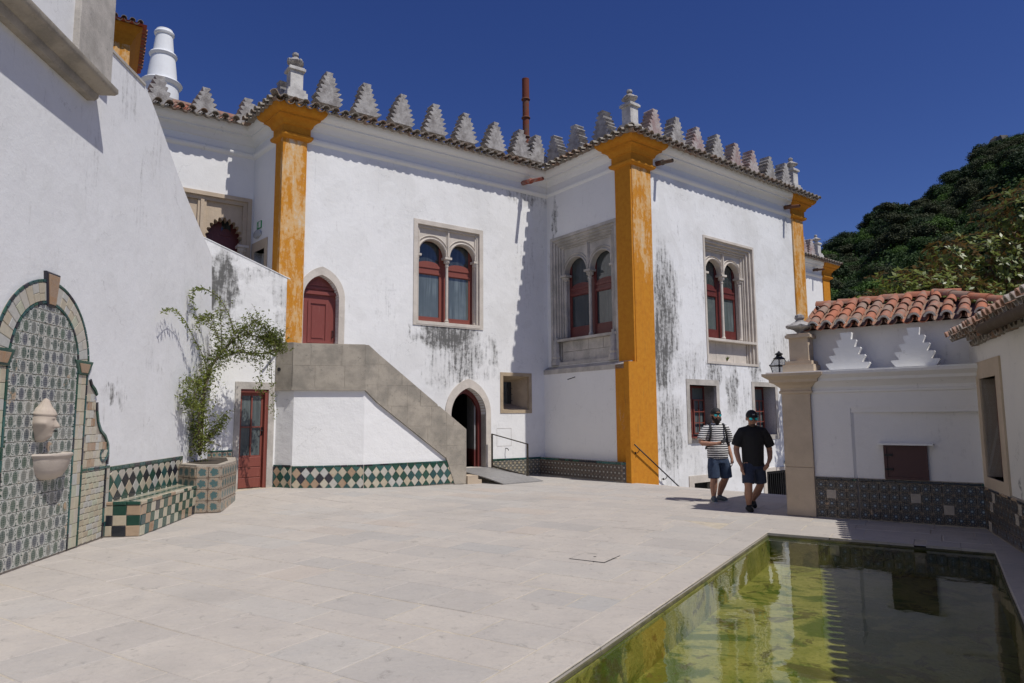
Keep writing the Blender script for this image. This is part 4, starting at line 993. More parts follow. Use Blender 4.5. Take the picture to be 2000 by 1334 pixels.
for sgn in (1, -1):
    def X(x): return cxf + sgn * (x - cxf)
    def R(a, c, d, e_): return rect(min(X(a), X(c)), max(X(a), X(c)), d, e_)
    # pilaster strip under the spring: green rims, celadon infill
    s = 0.02
    MB().slab(R(1.36, 1.64, -.1, 2.34), [], -.012, .03).obj('mortar_bed', m_mortar, fo, FLW.M)
    while s < 2.32:
        e_ = min(2.32, s + rnd.uniform(.12, .24))
        for a, c in ((1.352, 1.385), (1.60, 1.63)): obj('border_tile', plate(R(a, c, s + .003, e_ - .003), .02, .004, y0=-.012, mat=rnd.choice(rim)), fo, FLW.M)
        s = e_
    z = .02
    while z < 2.32:
        h_ = rnd.uniform(.12, .2); z1 = min(2.32, z + h_); xm = 1.49 + rnd.uniform(-.03, .03); dz = .04
        for a, c in ((1.39, xm), (xm, 1.596)):
            if sgn < 0 and z > 1.6 and a > 1.4: pass
            obj('filler_tile', plate(inset(R(a, c, z, z1), .003), .013, .004, jit=.001, y0=-.012, mat=rnd.choice([m_creamgreen, m_creamgreen, m_cream, m_greywhite])), fo, FLW.M)
        z = z1
    cpz = 2.31
    obj('capital', plate([(X(1.38), cpz - .06), (X(1.62), cpz - .06), (X(1.74), cpz + .13), (X(1.27), cpz + .13)], .03, .008, y0=-.012, mat=m_green), fo, FLW.M)
    obj('capital_face', plate([(X(1.42), cpz - .03), (X(1.58), cpz - .03), (X(1.64), cpz + .09), (X(1.36), cpz + .09)], .012, .004, y0=-.04, mat=m_rust), fo, FLW.M)
    # low panel of skewed small tiles
    MB().slab(R(1.62, 2.46, -.1, 1.0), [], -.008, .03).obj('mortar_bed', m_mortar, fo, FLW.M)
    z = .02
    while z < .97:
        x = 1.635; 
        while x < 2.27:
            wd = rnd.uniform(.10, .16); c = min(2.28, x + wd); c = 2.28 if 2.28 - c < .05 else c
            q = [(x + .003, z + .003), (c - .003, z + .003 + .012), (c - .003, z + .07 + .012), (x + .003, z + .07)]
            obj('skewed_tile', plate([(X(a), d) for a, d in q], .013, .004, jit=.001, y0=-.008, mat=rnd.choice([m_creamgreen, m_cream, m_creamgreen, m_greywhite])), fo, FLW.M); x = c
        z += .078
    s = 0.02
    while s < .98:
        e_ = min(.98, s + .2)
        obj('border_tile', plate(R(2.29, 2.33, s + .003, e_ - .003), .02, .004, y0=-.008, mat=rnd.choice([m_ink, m_ink, m_teal])), fo, FLW.M)
        obj('side_tile', plate(R(2.335, 2.43, s + .003, e_ - .003), .013, .004, y0=-.008, mat=rnd.choice([m_greywhite, m_teal, m_cream])), fo, FLW.M); s = e_
    for k in range(5): obj('border_tile', plate(R(1.64 + k * .156, 1.64 + (k + 1) * .156 - .006, .975, 1.01), .02, .004, y0=-.008, mat=rnd.choice(rim)), fo, FLW.M)
    # scroll wing
    sc = [(1.64, 1.01), (2.33, 1.01), (2.335, 1.20), (2.31, 1.32), (2.22, 1.42), (2.08, 1.50), (1.99, 1.62), (1.94, 1.78), (1.92, 1.92), (1.88, 1.93), (1.88, 1.98), (1.82, 2.06), (1.73, 2.12), (1.70, 2.20), (1.64, 2.20)]
    MB().slab([(X(a), c) for a, c in sc], [], -.012, .03).obj('scroll_bed', m_mortar, fo, FLW.M)
    def inside(x, z):
        c_ = False; n = len(sc)
        for i in range(n):
            (xa, za), (xb, zb) = sc[i], sc[i - 1]
            if (za > z) != (zb > z) and x < (xb - xa) * (z - za) / (zb - za) + xa: c_ = not c_
        return c_
    z = 1.02
    row = 0
    while z < 2.15:
        x = 1.645 + (.05 if row % 2 else 0); h_ = .11
        while x < 2.32:
            wd = .105; q = rect(x + .003, x + wd - .003, z + .003, z + h_ - .003)
            if all(inside(a, c) for a, c in q): obj('scroll_tile', plate([(X(a), c) for a, c in q], .013, .004, jit=.002, y0=-.012, mat=rnd.choice([m_cream, m_cream, m_greywhite, m_rust])), fo, FLW.M)
            x += wd
        z += h_; row += 1
    cur = [(2.33, 1.03), (2.345, 1.16), (2.325, 1.31), (2.23, 1.43), (2.09, 1.51), (2.0, 1.63), (1.95, 1.78), (1.93, 1.9)]
    cur2 = [(1.92, 2.0), (1.86, 2.07), (1.76, 2.13), (1.71, 2.2)]
    vol = [(2.33, 1.20)] + [(2.18 + (.14 - .11 * k / 12) * cos(a), 1.19 + (.14 - .11 * k / 12) * sin(a)) for k, a in ((k, -pi * .02 - 1.55 * pi * k / 12) for k in range(13))]
    for cv in (cur, cur2, vol):
        for (a, c), (d, e_) in zip(cv[:-1], cv[1:]):
            dx, dz = d - a, e_ - c; l = math.hypot(dx, dz); nx, nz = -dz / l * .02, dx / l * .02
            q = [(a - nx, c - nz), (d - nx, e_ - nz), (d + nx, e_ + nz), (a + nx, c + nz)]
            obj('border_tile', plate([(X(u), v) for u, v in q], .022, .004, y0=-.012, mat=rnd.choice(rim)), fo, FLW.M)
# basin: half round bowl
bm_ = MB(); prof_b = [(r_ * .66, h_) for r_, h_ in [(.0, -.27), (.18, -.265), (.30, -.23), (.39, -.15), (.44, -.04), (.455, .0), (.475, .01), (.485, .03), (.475, .045), (.42, .05), (.36, .02), (.2, -.06), (.0, -.09)]]
vs = []; fs = []; nn = 24
for (r, h) in prof_b:
    for k in range(nn + 1):
        a = pi * k / nn; vs.append((.80 + r * cos(a) * 1.08, -.0 - r * sin(a) * .82, 1.215 + h))
for i in range(len(prof_b) - 1):
    for k in range(nn): fs.append((i * (nn + 1) + k, i * (nn + 1) + k + 1, (i + 1) * (nn + 1) + k + 1, (i + 1) * (nn + 1) + k))
bs = bm_.add(vs, fs).obj('basin', stone('basin_marble', (.56, .49, .42), (.46, .40, .34), .12, .7, .6), fo, FLW.M, auto=True)
# head: modelled as a displaced ellipsoid with cap
def head_mesh():
    nu, nv = 64, 56; vs = []; fs = []
    def g(x, c, s): return math.exp(-((x - c) / s) ** 2)
    for j in range(nv + 1):
        t = j / nv; z = .235 * cos(pi * t) * 1.0 - .02          # +top
        for i in range(nu):
            a = 2 * pi * i / nu                               # 0 = face front
            r = sin(pi * t) ** .82
            rx = .145 * r; ry = .135 * r
            x = rx * sin(a); y = ry * cos(a)                  # y = forward
            f = max(0, cos(a)); side_ = sin(a)
            if z < .06:
                u = x / .14; k = 0
                taper = 1 - .38 * sm((-.02 - z) / .2); x *= taper; y *= 1 - .12 * sm((-.05 - z) / .18)
                k += .042 * g(x, 0, .017) * sm((.03 - z) / .07) * (1 if z > -.075 else 0) * f          # nose
                k += .018 * g(x, 0, .026) * g(z, -.062, .018) * f                                       # nose tip
                k += .010 * g(z, .032, .014) * g(abs(x), .05, .035) * f                                # brow
                k -= .020 * g(z, .002, .022) * g(abs(x), .052, .024) * f                                # eye sockets
                k += .015 * g(z, -.002, .012) * g(abs(x), .052, .018) * f                               # lids
                k += .016 * g(z, -.108, .010) * g(x, 0, .032) * f + .016 * g(z, -.130, .010) * g(x, 0, .028) * f   # lips
                k -= .012 * g(z, -.119, .005) * g(x, 0, .03) * f; k += .020 * g(z, -.175, .03) * g(x, 0, .04) * f
                k += .008 * g(z, -.05, .04) * g(abs(x), .07, .03) * f
                k += .022 * g(abs(side_), 1.0, .12) * g(z, -.03, .035)
                y += k; x += (.018 * side_ * g(abs(side_), 1, .2) * g(z, -.03, .035))
            else:
                s = 1.06 + .035 * cos(12 * a) * (1 - sm((z - .2) / .03)) * sm((z - .09) / .03); s += .06 * g(z, .075, .016)
                x *= s; y *= s
                s2 = 1 - .45 * sm((z - .10) / .13); x *= s2; y *= s2
            vs.append((x, -y, z + (.05 * sm((z - .15) / .08))))
    for j in range(nv):
        for i in range(nu):
            fs.append((j * nu + i, (j + 1) * nu + i, (j + 1) * nu + (i + 1) % nu, j * nu + (i + 1) % nu))
    return mesh('carved_head', vs, fs, stone('head_stone', (.56, .48, .39), (.48, .40, .33), .1, .7, .5), smooth=True)
obj('carved_head', head_mesh(), fo, FLW.at(.53, -.085, 1.655) @ Matrix.Rotation(radians(12), 4, 'Z') @ Matrix.Rotation(radians(4), 4, 'X') @ Matrix.Diagonal((.80, .95, 1.0, 1)))
MB().tube([(.55, -.17, 1.535), (.55, -.235, 1.53)], .010, 6).obj('water_pipe', m_iron, fo, FLW.M)

# ------------------------------------------------------------------ tiled bench
FBn = Frame((-5.34, 9.99), (-5.67, 12.77)); be = thing('tiled_bench', 'low bench covered in green, blue and cream chequered tiles below the lozenge dado', 'bench', (-5.6, 11.3, 0))
MB().box((0, 0, -.1), (2.8, .56, .46)).obj('core', m_mortar, be, FBn.M)
n = 17; wd = 2.8 / n; dkb = [m_green, m_teal, m_ink, m_green]; ltb = [m_cream, m_cream, m_creamgreen, m_rust]
for i in range(n):
    for j in range(3):
        q = rect(i * wd + .003, (i + 1) * wd - .003, .01 + j * .145 + .003, .01 + (j + 1) * .145 - .003)
        q = [(x + (z - .2) * .12 + rnd.uniform(-.003, .003), z + rnd.uniform(-.003, .003)) for x, z in q]; q = clip_rect(q, .003, 2.797, 0, 1)
        obj('tile', plate(q, .014, .005, jit=.002, mat=rnd.choice(dkb if (i + j) % 2 else ltb)), be, FBn.M)
FBe = Frame(FBn.p(0, -.56), FBn.p(0, 0))
for i in range(3):
    for j in range(3):
        q = rect(i * .187 + .004, (i + 1) * .187 - .004, .01 + j * .145 + .003, .01 + (j + 1) * .145 - .003)
        obj('tile', plate([(x + rnd.uniform(-.006, .006), z + rnd.uniform(-.006, .006)) for x, z in q], .014, .005, jit=.003, mat=rnd.choice(dkb if (i + j) % 2 else ltb)), be, FBe.M)
for i in range(15):                                          # seat edge and seat tiles
    obj('edge_tile', plate(rect(i * .187, (i + 1) * .187 - .006, .447, .495), .022, .008, jit=.002, mat=rnd.choice([m_green, m_cream, m_green, m_rust])), be, FBn.M)
for i in range(3): obj('edge_tile', plate(rect(i * .187, (i + 1) * .187 - .006, .447, .495), .022, .008, mat=rnd.choice([m_green, m_green, m_rust])), be, FBe.M)
for i in range(-1, 18):
    for j in range(4):
        cx_, cy_ = i * .165 + (.0825 if j % 2 else 0), .07 + j * .145
        q = inset([(cx_ - .0825, cy_), (cx_, cy_ - .145), (cx_ + .0825, cy_), (cx_, cy_ + .145)], .003); q = clip_rect(q, .02, 2.78, .01, .55)
        if len(q) > 2 and area(q) != 0: obj('seat_tile', plate(q, .03, .004, 'xy', y0=.458, mat=m_green if j % 2 else m_cream), be, FBn.M)
MB().box((.0, -.0, .45), (2.8, .56, .475)).obj('seat_bed', m_mortar, be, FBn.M)

# ------------------------------------------------------------------ tiled planter
pa, pb, pc_, pd = (-5.98, 13.10), (-5.26, 12.42), (-5.18, 12.60), (-5.74, 14.55)
pl = thing('tiled_planter', 'many-sided planter faced with teal relief tiles at the end of the bench', 'planter', (-5.9, 13.4, 0))
plp = [(-6.25, 12.75), (-5.62, 12.30), (-5.22, 12.38), (-5.45, 13.60), (-5.98, 14.9), (-6.6, 14.6)]
MB().add(*prism(plp, -.1, .82)).obj('core', m_mortar, pl)
MB().add(*prism(plp, .82, .85)).obj('rim', m_mortar, pl)
MB().add(*prism([(-6.1, 12.95), (-5.62, 12.5), (-5.36, 12.55), (-5.6, 13.6), (-6.05, 14.6), (-6.4, 14.4)], .84, .856)).obj('soil', plain('soil', (.06, .045, .03), .9), pl)
for a, c in zip(plp[:-2], plp[1:-1]):
    F_ = Frame(a, c); l = (Vector(c) - Vector(a)).length; n = max(1, round(l / .2)); w_ = l / n
    for i in range(n):
        for j in range(4):
            me = plate(rect(.004, w_ - .004, .004, .196), .02, .006, uvbox=(0, w_, 0, .2), jit=.002, mat=m_arab)
            obj('relief_tile', me, pl, F_.at(i * w_, 0, .02 + j * .2))
# ------------------------------------------------------------------ terrace paving
PO = Vector((3.63, 9.98)); PU = Vector((.5284, .849)); PV = Vector((.849, -.5284)); PLEN, PWID = 8.6, 2.65
MP = Matrix(((PV.x, PU.x, 0, PO.x), (PV.y, PU.y, 0, PO.y), (0, 0, 1, 0), (0, 0, 0, 1)))    # local x = across, y = along
def pw(p): return (PO.x + PV.x * p[0] + PU.x * p[1], PO.y + PV.y * p[0] + PU.y * p[1])
def pave_mat():
    t = NT('paving_slab'); p = t.pos(); r = t.rand()
    n1 = t.noise(p, 1.6, 6, .62, dist=.4); n2 = t.noise(t.n('VectorRotate', {0: p, 3: radians(35)}, rotation_type='Z_AXIS'), 7, 7, .72, dist=.9); n3 = t.noise(p, 60, 4, .6)
    wv = t.noise(t.scale(t.n('VectorRotate', {0: p, 3: radians(-25)}, rotation_type='Z_AXIS'), (1, 5, 1)), 3.0, 7, .7, dist=1.2)
    c = t.mix(t.ramp(n1, .35, .68), (.425, .385, .345), (.47, .425, .375))
    c = t.mix(t.math('MULTIPLY', t.ramp(wv, .48, .66), .3), c, (.37, .35, .33))
    f = t.math('FRACT', t.math('MULTIPLY', r, 5.7))
    c = t.mix(t.math('MULTIPLY', t.ramp(r, .55, 1.0), .40), c, (.32, .31, .30))
    c = t.mix(t.math('MULTIPLY', t.ramp(f, .90, .98), .3), c, (.44, .35, .28))
    c = t.mix(t.math('MULTIPLY', t.ramp(f, .02, .20), .0), c, c)
    c = t.mix(t.math('MULTIPLY', t.ramp(t.math('FRACT', t.math('MULTIPLY', r, 9.1)), .8, .98), .25), c, (.38, .39, .385))
    c = t.mix(t.math('MULTIPLY', t.ramp(n2, .55, .72), .62), c, (.21, .195, .175))
    ck = t.n('TexVoronoi', {'Vector': t.n('VectorMath', {0: p, 1: t.noise(p, 2.5, 4, .6, out=1)}, operation='ADD'), 'Scale': 1.3}, out=0, feature='DISTANCE_TO_EDGE')
    c = t.mix(t.math('MULTIPLY', t.ramp(ck, .010, .002), t.math('MULTIPLY', t.ramp(n1, .5, .62), .25)), c, (.24, .21, .18))
    n4 = t.noise(p, 24, 6, .75); c = t.mix(t.math('MULTIPLY', t.ramp(n4, .5, .7), .35), c, (.30, .28, .25)); c = t.mix(t.math('MULTIPLY', t.ramp(n4, .46, .3), .25), c, (.56, .53, .47))
    st_ = t.noise(p, .55, 6, .7); c = t.mix(t.math('MULTIPLY', t.ramp(st_, .5, .72), .35), c, (.30, .275, .245))
    c = t.mix(t.math('MULTIPLY', t.ramp(n3, .62, .8), .35), c, (.6, .57, .5))
    h = t.math('ADD', t.math('MULTIPLY', n2, .8), t.math('MULTIPLY', n3, .25))
    return t.fin(c, .72, t.bump(h, .35, .01, t.bump(n1, .3, .05)), Specular_IOR_Level=.3)
m_pave = pave_mat(); m_joint = stone('joint_mortar', (.56, .49, .38), (.42, .37, .30), .3, 3)
terr = tag(obj('terrace_paving', None, None, Matrix.Translation((0, 0, 0))), kind='structure')
slabs = []
EA, EB = Vector((2.96, 17.4)), Vector((5.70, 14.45)); ed = (EB - EA).normalized()
def w2p(a, b_, c):                          # world half-plane a x + b y + c >= 0 -> pool coordinates
    return (a * PV.x + b_ * PV.y, a * PU.x + b_ * PU.y, c + a * PO.x + b_ * PO.y)
limits = [w2p(-ed.y * -1, ed.x * -1, -(ed.y * EA.x - ed.x * EA.y)),        # terrace edge above the steps
          w2p(1, .11, 5.75), w2p(FA.n.x, FA.n.y, -(FA.n.x * K[0] + FA.n.y * K[1]) + .4)]
def zone(v0, v1, u0, u1, rowh, lmin, lmax, along_v=True, extra=()):
    a = u0 if along_v else v0; lim = u1 if along_v else v1
    while a < lim - .02:
        h_ = rnd.uniform(*rowh); 
        if lim - (a + h_) < rowh[0] * .7: h_ = lim - a
        x = (v0 if along_v else u0) - rnd.uniform(0, lmin); end = v1 if along_v else u1
        while x < end:
            l = rnd.uniform(lmin, lmax); x1 = x + l
            if end - x1 < lmin * .5: x1 = end + .001
            x0 = max(x, v0 if along_v else u0); x1c = min(x1, end)
            q = rect(x0, x1c, a, a + h_) if along_v else rect(a, a + h_, x0, x1c)
            gj = rnd.uniform(.002, .0055); k = rnd.uniform(-.006, .006)
            q = inset(q, gj)
            if len(q) >= 3: q = [(px + rnd.uniform(-.004, .004), py + rnd.uniform(-.004, .004) + k) for px, py in q]
            for L_ in list(limits) + list(extra):
                if len(q) >= 3: q = clip(q, *L_)
            if len(q) >= 3 and abs(area(q)) > .004: slabs.append(q)
            x = x1
        a += h_
zone(-.36, -.004, -12.5, 0.2, (.36, .36), .9, 1.7, False)
zone(-10.5, -.36, -12.5, 12, (.42, .62), .5, 1.15)
zone(-.36, 8, .42, 12, (.42, .62), .5, 1.15)
zone(-.36, 1.80, 0.003, .42, (.42, .42), .6, 1.2); zone(1.93, 4.0, .003, .42, (.42, .42), .9, 1.3)
zone(PWID + .003, PWID + 3.5, -9, 0.0, (.4, .6), .7, 1.4, False)
zone(0, PWID, -12.5, -PLEN, (.4, .6), .6, 1.1)
def seen(q):
    cx_ = sum(p[0] for p in q) / len(q); cy_ = sum(p[1] for p in q) / len(q); x, y = pw((cx_, cy_))
    if y < 2.2 or abs(x) > y * .80 + .4: return 0
    return abs(area(q)) / (x * x + y * y) ** 1.5
slabs.sort(key=seen, reverse=True)
zf = lambda p: zt(pw(p))
for q in slabs[:300]:
    obj('paving_stone', plate(q, .035, .006, 'xy', jit=.0022, y0=-.035 + rnd.uniform(-.0015, .0015), mat=m_pave, zf=zf, name='paving_stone'), terr, MP)
rest = MB()
for q in slabs[300:]:
    me = plate(q, .035, .006, 'xy', jit=.002, y0=-.035, zf=zf)
    rest.add([v.co[:] for v in me.vertices], [tuple(f.vertices) for f in me.polygons]); bpy.data.meshes.remove(me)
rest.obj('paving_stones_far', m_pave, terr, MP, fix=False, kind='stuff')
# bed under the joints, following the gentle rise; a regular grid with the pool left out
b = MB(); gx = [-11 + .5 * i for i in range(22)] + [0, .66, 1.32, 1.98, PWID] + [PWID + .5 * i for i in range(1, 12)]
gy = [-13 + .55 * i for i in range(8)] + [-8.6, -8, -7, -6, -5, -4, -3, -2, -1, 0] + [.5 * i for i in range(1, 28)]
idx = {}
for i in range(len(gx) - 1):
    for j in range(len(gy) - 1):
        if 0 <= gx[i] < PWID and -PLEN <= gy[j] < 0: continue
        q = rect(gx[i], gx[i + 1], gy[j], gy[j + 1])
        for L_ in limits:
            if len(q) >= 3: q = clip(q, *L_)
        if len(q) < 3: continue
        b.quad(*[(p[0], p[1], zf(p) - .0045) for p in q])
b.obj('bed', m_joint, terr, MP, fix=False)
# edge of the terrace above the yard: risers of dressed stone
ex = [EA + ed * t for t in (-.1, .9, 1.9, 3.0, 4.2)]
for a, c in zip(ex[:-1], ex[1:]):
    MB().add(*prism([tuple(a), tuple(c), (c.x + .12, c.y + .1), (a.x + .12, a.y + .1)], -.45, -.002)).obj('edge_stone', m_stone_grey, terr)
MB().add(*prism([tuple(ex[0]), tuple(ex[-1]), (ex[-1].x + .1, ex[-1].y + .08), (ex[0].x + .1, ex[0].y + .08)], -3.2, -.451)).obj('retaining_wall', m_mortar, terr)
# slight raised lip of stone along an old step
ms = [pw(( -1.07, 6.2)), pw((1.2, 4.6))]
# ------------------------------------------------------------------ lower yard, steps and far ground
tag(MB().add([(-60, 12, -3.15), (70, 12, -3.15), (70, 90, -3.15), (-60, 90, -3.15)], [(0, 1, 2, 3)]).obj('yard', m_pave, fix=False), kind='structure')
tag(MB().add([(-1500, -1500, -6), (1500, -1500, -6), (1500, 1500, -6), (-1500, 1500, -6)], [(0, 1, 2, 3)]).obj('ground', plain('dry_ground', (.16, .14, .09), .95), fix=False), kind='structure')
stp = tag(obj('yard_steps', None, None, Matrix.Translation((3.5, 17.5, -1))), kind='structure')
for k in range(17): MB().box((.02 + k * .27, -3.2, -3.2), (.02 + (k + 1) * .27 - .002, -.06, -.10 - k * .172)).obj('step', m_stone_grey, stp, FB.M)
hr = thing('stair_handrail', 'thin black iron handrail sloping down the foot of the ochre pilaster', 'handrail', tuple(FB.p(.5, .1, .3)))
MB().tube([(.02, -.14, .965), (1.9, -.14, -.30), (2.4, -.14, -.64)], .017, 8).obj('rail', m_iron, hr, FB.M, smooth=True)
for s, z in ((.20, .845), (1.26, .135)):
    MB().tube([(s, -.14, z), (s - .02, -.14, z - .06), (s - .04, -.10, z - .10), (s - .05, -.04, z - .105), (s - .05, .0, z - .10)], .010, 6).tube([(s - .05, -.058, z - .10), (s - .05, -.05, z - .10)], .03, 8).obj('bracket', m_iron, hr, FB.M)

# ------------------------------------------------------------------ pool
def algae(name, k=1.0):
    t = NT(name); p = t.pos(); n1 = t.noise(p, 1.1, 6, .65, dist=.7); n2 = t.noise(p, 3.4, 7, .7, dist=.8); n3 = t.noise(p, 22, 5, .65)
    c = t.mix(t.ramp(n2, .38, .62), (.36, .32, .13), (.26, .25, .08))
    c = t.mix(t.ramp(n1, .50, .56), c, (.10, .135, .025)); c = t.mix(t.math('MULTIPLY', t.ramp(t.noise(p, 2.1, 6, .7, dist=1.0), .55, .60), .85), c, (.10, .085, .03)); c = t.mix(t.math('MULTIPLY', t.ramp(n1, .40, .30), .7), c, (.44, .39, .23))
    c = t.mix(t.math('MULTIPLY', t.ramp(n3, .5, .68), .55), c, (.12, .13, .02)); c = t.mix(t.ramp(t.math('ADD', t.math('MULTIPLY', n2, .7), t.math('MULTIPLY', n3, .3)), .62, .66), c, (.05, .055, .012))
    return t.fin(c, .9, t.bump(n3, .6, .02))
m_algae = algae('pool_algae'); m_moss = stone('mossy_edge', (.14, .125, .06), (.06, .06, .03), .5, 2)
m_side = stone('slimy_basin_wall', (.20, .19, .05), (.10, .10, .03), .4, 1.5)
pb_ = tag(MB().box((-.02, -PLEN - .02, -.75), (PWID + .02, .02, -.42)).obj('pool_basin', m_algae, None, MP), kind='structure')
for nm, za, zb, e_, mm in (('basin_wall', -.75, -.062, .0, m_algae), ('basin_rim', -.062, -.036, .012, m_moss)):
    MB().box((-.14, -PLEN - .1, za), (.02 - e_, .1, zb)).box((PWID - .02 + e_, -PLEN - .1, za), (PWID + .14, .1, zb)).box((-.14, -.02 + e_, za), (PWID + .14, .14, zb)).box((-.14, -PLEN - .14, za), (PWID + .14, -PLEN + .02 - e_, zb)).obj(nm, mm, pb_, MP)
MB().box((1.80, .0, -.3), (1.93, .44, -.10)).obj('overflow_channel', m_dark, pb_, MP)
MB().box((1.80, -.06, -.34), (1.93, .03, -.16)).obj('spout_block', m_stone_brown, pb_, MP)
t = NT('pool_water'); p = t.pos()
nz = t.math('ADD', t.noise(t.scale(p, (1, 1, 1)), 2.2, 3, .5), t.math('MULTIPLY', t.noise(p, 11, 2), .10))
nb = t.bump(nz, .035, .10)
gl = t.n('BsdfGlossy', {'Color': (.95, .97, 1, 1), 'Roughness': .0, 'Normal': nb}); tr = t.n('BsdfTransparent', {0: (.80, .84, .62, 1)})
fr = t.n('Fresnel', {0: 1.33, 1: nb}); mx = t.t.nodes.new('ShaderNodeMixShader')
t.t.links.new(fr, mx.inputs[0]); t.t.links.new(tr, mx.inputs[1]); t.t.links.new(gl, mx.inputs[2]); t.t.links.new(mx.outputs[0], t.out.inputs[0])
m_water = t.m
tag(MB().quad((.01, -PLEN, -.055), (PWID - .01, -PLEN, -.055), (PWID - .01, -.01, -.055), (.01, -.01, -.055)).obj('pool_water', m_water, None, MP, fix=False), kind='structure')

# access cover in the paving
mh = thing('access_cover', 'square access cover with a lifting hole set in the paving', 'manhole cover', (1.02, 8.27, 0))
ca = [pw(q) for q in ((-1.59, -3.05), (-1.17, -3.05), (-1.17, -2.62), (-1.59, -2.62))]
cc = [(-1.60, -3.04), (-1.17, -3.04), (-1.17, -2.60), (-1.60, -2.60)]
obj('joint', plate([(x + (.012 if k in (1, 2) else -.012), y + (.012 if k > 1 else -.012)) for k, (x, y) in enumerate(cc)], .002, .0008, 'xy', y0=.0022, mat=m_iron), mh, MP)
obj('lid', plate(cc, .006, .002, 'xy', y0=.0025, mat=m_pave), mh, MP)
MB().tube([(-1.385, -2.82, .008), (-1.385, -2.82, .0105)], .018, 8).obj('lifting_hole', m_dark, mh, MP)

# ------------------------------------------------------------------ pool house on the right
FD = Frame((4.645, 11.748), (6.82, 10.03))
ph = thing('pool_house', 'low shaded white garden house with terracotta roof and a stone corner pier', 'garden house', tuple(FD.p(1.4, 0, 0)))
m_wD = plaster('limewash_pool_house', (.74, .72, .70), [(1.3, 1.0, .3, .5, .25)], .9, .06, .08)
MB().slab([(.45, -.2), (1.04, -.2), (1.04, 1.77), (2.95, 1.77), (2.95, 2.2), (.45, 2.2)], [], 0, .4).obj('wall', m_wD, ph, FD.M)
FR = Frame(FD.p(1.08, -.03), FD.p(2.95, -.13)); LR = 1.86
MB().add(*prism([(1.036, .001), (1.085, .033), (1.3, .45), (1.036, .45)], .655, 1.772)).obj('recess_reveal', m_wD, ph, FD.M)
MB().box((1.05, .012, 1.70), (2.95, .45, 1.773)).obj('recess_reveal', m_wD, ph, FD.M)
MB().box((0, 0, -.2), (LR, .2, 1.72)).obj('recess', m_wD, ph, FR.M)
MB().box((.0, -.03, -.1), (.45, .42, 2.06)).obj('pier_core', m_pier, ph, FD.M)
for z0, z1 in ((0, .80), (.80, 2.06)): obj('pier_stone', plate(rect(.0, .45, z0 + .002, z1 - .002), .02, .006, y0=-.03, mat=m_pier), ph, FD.M)
MB().box((-.012, -.045, -.02), (.0, .42, 2.06)).obj('pier_stone', m_pier, ph, FD.M)
pD = [(0, 2.02), (.03, 2.03), (.035, 2.06), (.015, 2.08), (.015, 2.12), (.05, 2.15), (.09, 2.19), (.15, 2.215), (.155, 2.26), (.20, 2.29), (.24, 2.32), (.245, 2.36), (0, 2.365)]
MB().sweep([xy(FD.p(.43, 0)), xy(FD.p(2.82, 0))], pD, plane='xy').obj('cornice', m_wD, ph, auto=True)
MB().sweep([xy(FD.p(-.01, -.42)), xy(FD.p(-.01, .045)), xy(FD.p(.46, .045)), xy(FD.p(.46, -.1))], [(r * 1.02, z + .002) for r, z in pD], plane='xy').obj('capital', m_pier, ph, auto=True)
MB().slab(rect(.0, 2.82, -.22, .36), [], -2.385, -2.365).obj('ledge', m_white, ph, FD.M @ Matrix.Rotation(radians(-90), 4, 'X') @ Matrix.Scale(-1, 4, (0, 0, 1)) @ Matrix.Identity(4)) if False else MB().box((-.2, -.235, 2.362), (2.82, .38, 2.388)).obj('ledge', m_white, ph, FD.M)
MB().box((.22, .36, 2.2), (3.4, 3.0, 3.12)).obj('wall', m_wD, ph, FD.M)
mD = merlon_mesh(.66, .62, .13, m_white, 5, .004, 3, topw=.26)
for s in (1.05, 2.01): obj('merlon', mD, ph, FD.at(s, .03, 2.386))
pinnacle(FD, .29, 2.385, .17, 1.0, ph, m_pier, zs=.80)
dd = MB().box((.45, -.008, -.1), (1.082, .045, .66)).obj('dado', m_mortar, ph, FD.M, label='dark blue star tile dado'); dado(FD, .46, 1.077, .02, .65, m_star, .142, dd, -.008, border=.045, bmat=(m_ink, m_green), plain_=(.05, m_mortar))
dd = MB().box((.0, -.008, -.1), (LR, .01, .66)).obj('dado', m_mortar, ph, FR.M, label='patched dark star tile dado in the recess'); dado(FR, .02, LR - .01, .02, .65, m_star, .142, dd, -.008, border=.045, bmat=(m_ink, m_ink, m_green), plain_=(.06, m_mortar))
FRb = FR.M; ht = MB().slab(rect(.40, .99, .66, 1.185), [rect(.44, .95, .70, 1.15)[::-1]], -.04, .02).obj('hatch', m_hatch, ph, FR.M, label='small dark red hatch below a stone shelf')
MB().box((.44, -.022, .70), (.95, .0, 1.15)).obj('leaf', m_hatch, ht, FR.M)
for z in (.80, 1.02): MB().box((.41, -.05, z), (.52, -.022, z + .03)).obj('hinge', m_iron, ht, FR.M)
MB().box((.33, -.13, 1.19), (1.08, .02, 1.218)).obj('shelf', m_white, ph, FR.M)
# roof: bed and individual cover and pan tiles, clipped at the hip
c2 = barrel('cover_tile', .082, .068, .40, .013, m_tile_red); p2_ = barrel('pan_tile', .09, .10, .40, .013, m_tile_red, False); ce = barrel('cover_tile_end', .088, .075, .10, .028, m_tile_end)
y_e, z_e, y_r, z_r, rs0, rs1 = .10, 3.13, 1.30, 3.66, .34, 2.16
sl_ = atan2(z_r - z_e, y_r - y_e); slen = math.hypot(z_r - z_e, y_r - y_e)
MB().add([(rs0, y_e + .05, z_e - .01), (3.5, y_e + .05, z_e - .01), (rs1, y_r, z_r - .03), (rs0, y_r, z_r - .03), (rs0, 2.9, z_e - .05), (3.5, 2.9, z_e - .05)], [(0, 1, 2, 3), (3, 2, 5, 4), (1, 5, 2), (0, 3, 4)]).obj('roof_bed', m_tile_red, ph, FD.M)
nc = 14; pt_ = (3.36 - rs0) / nc
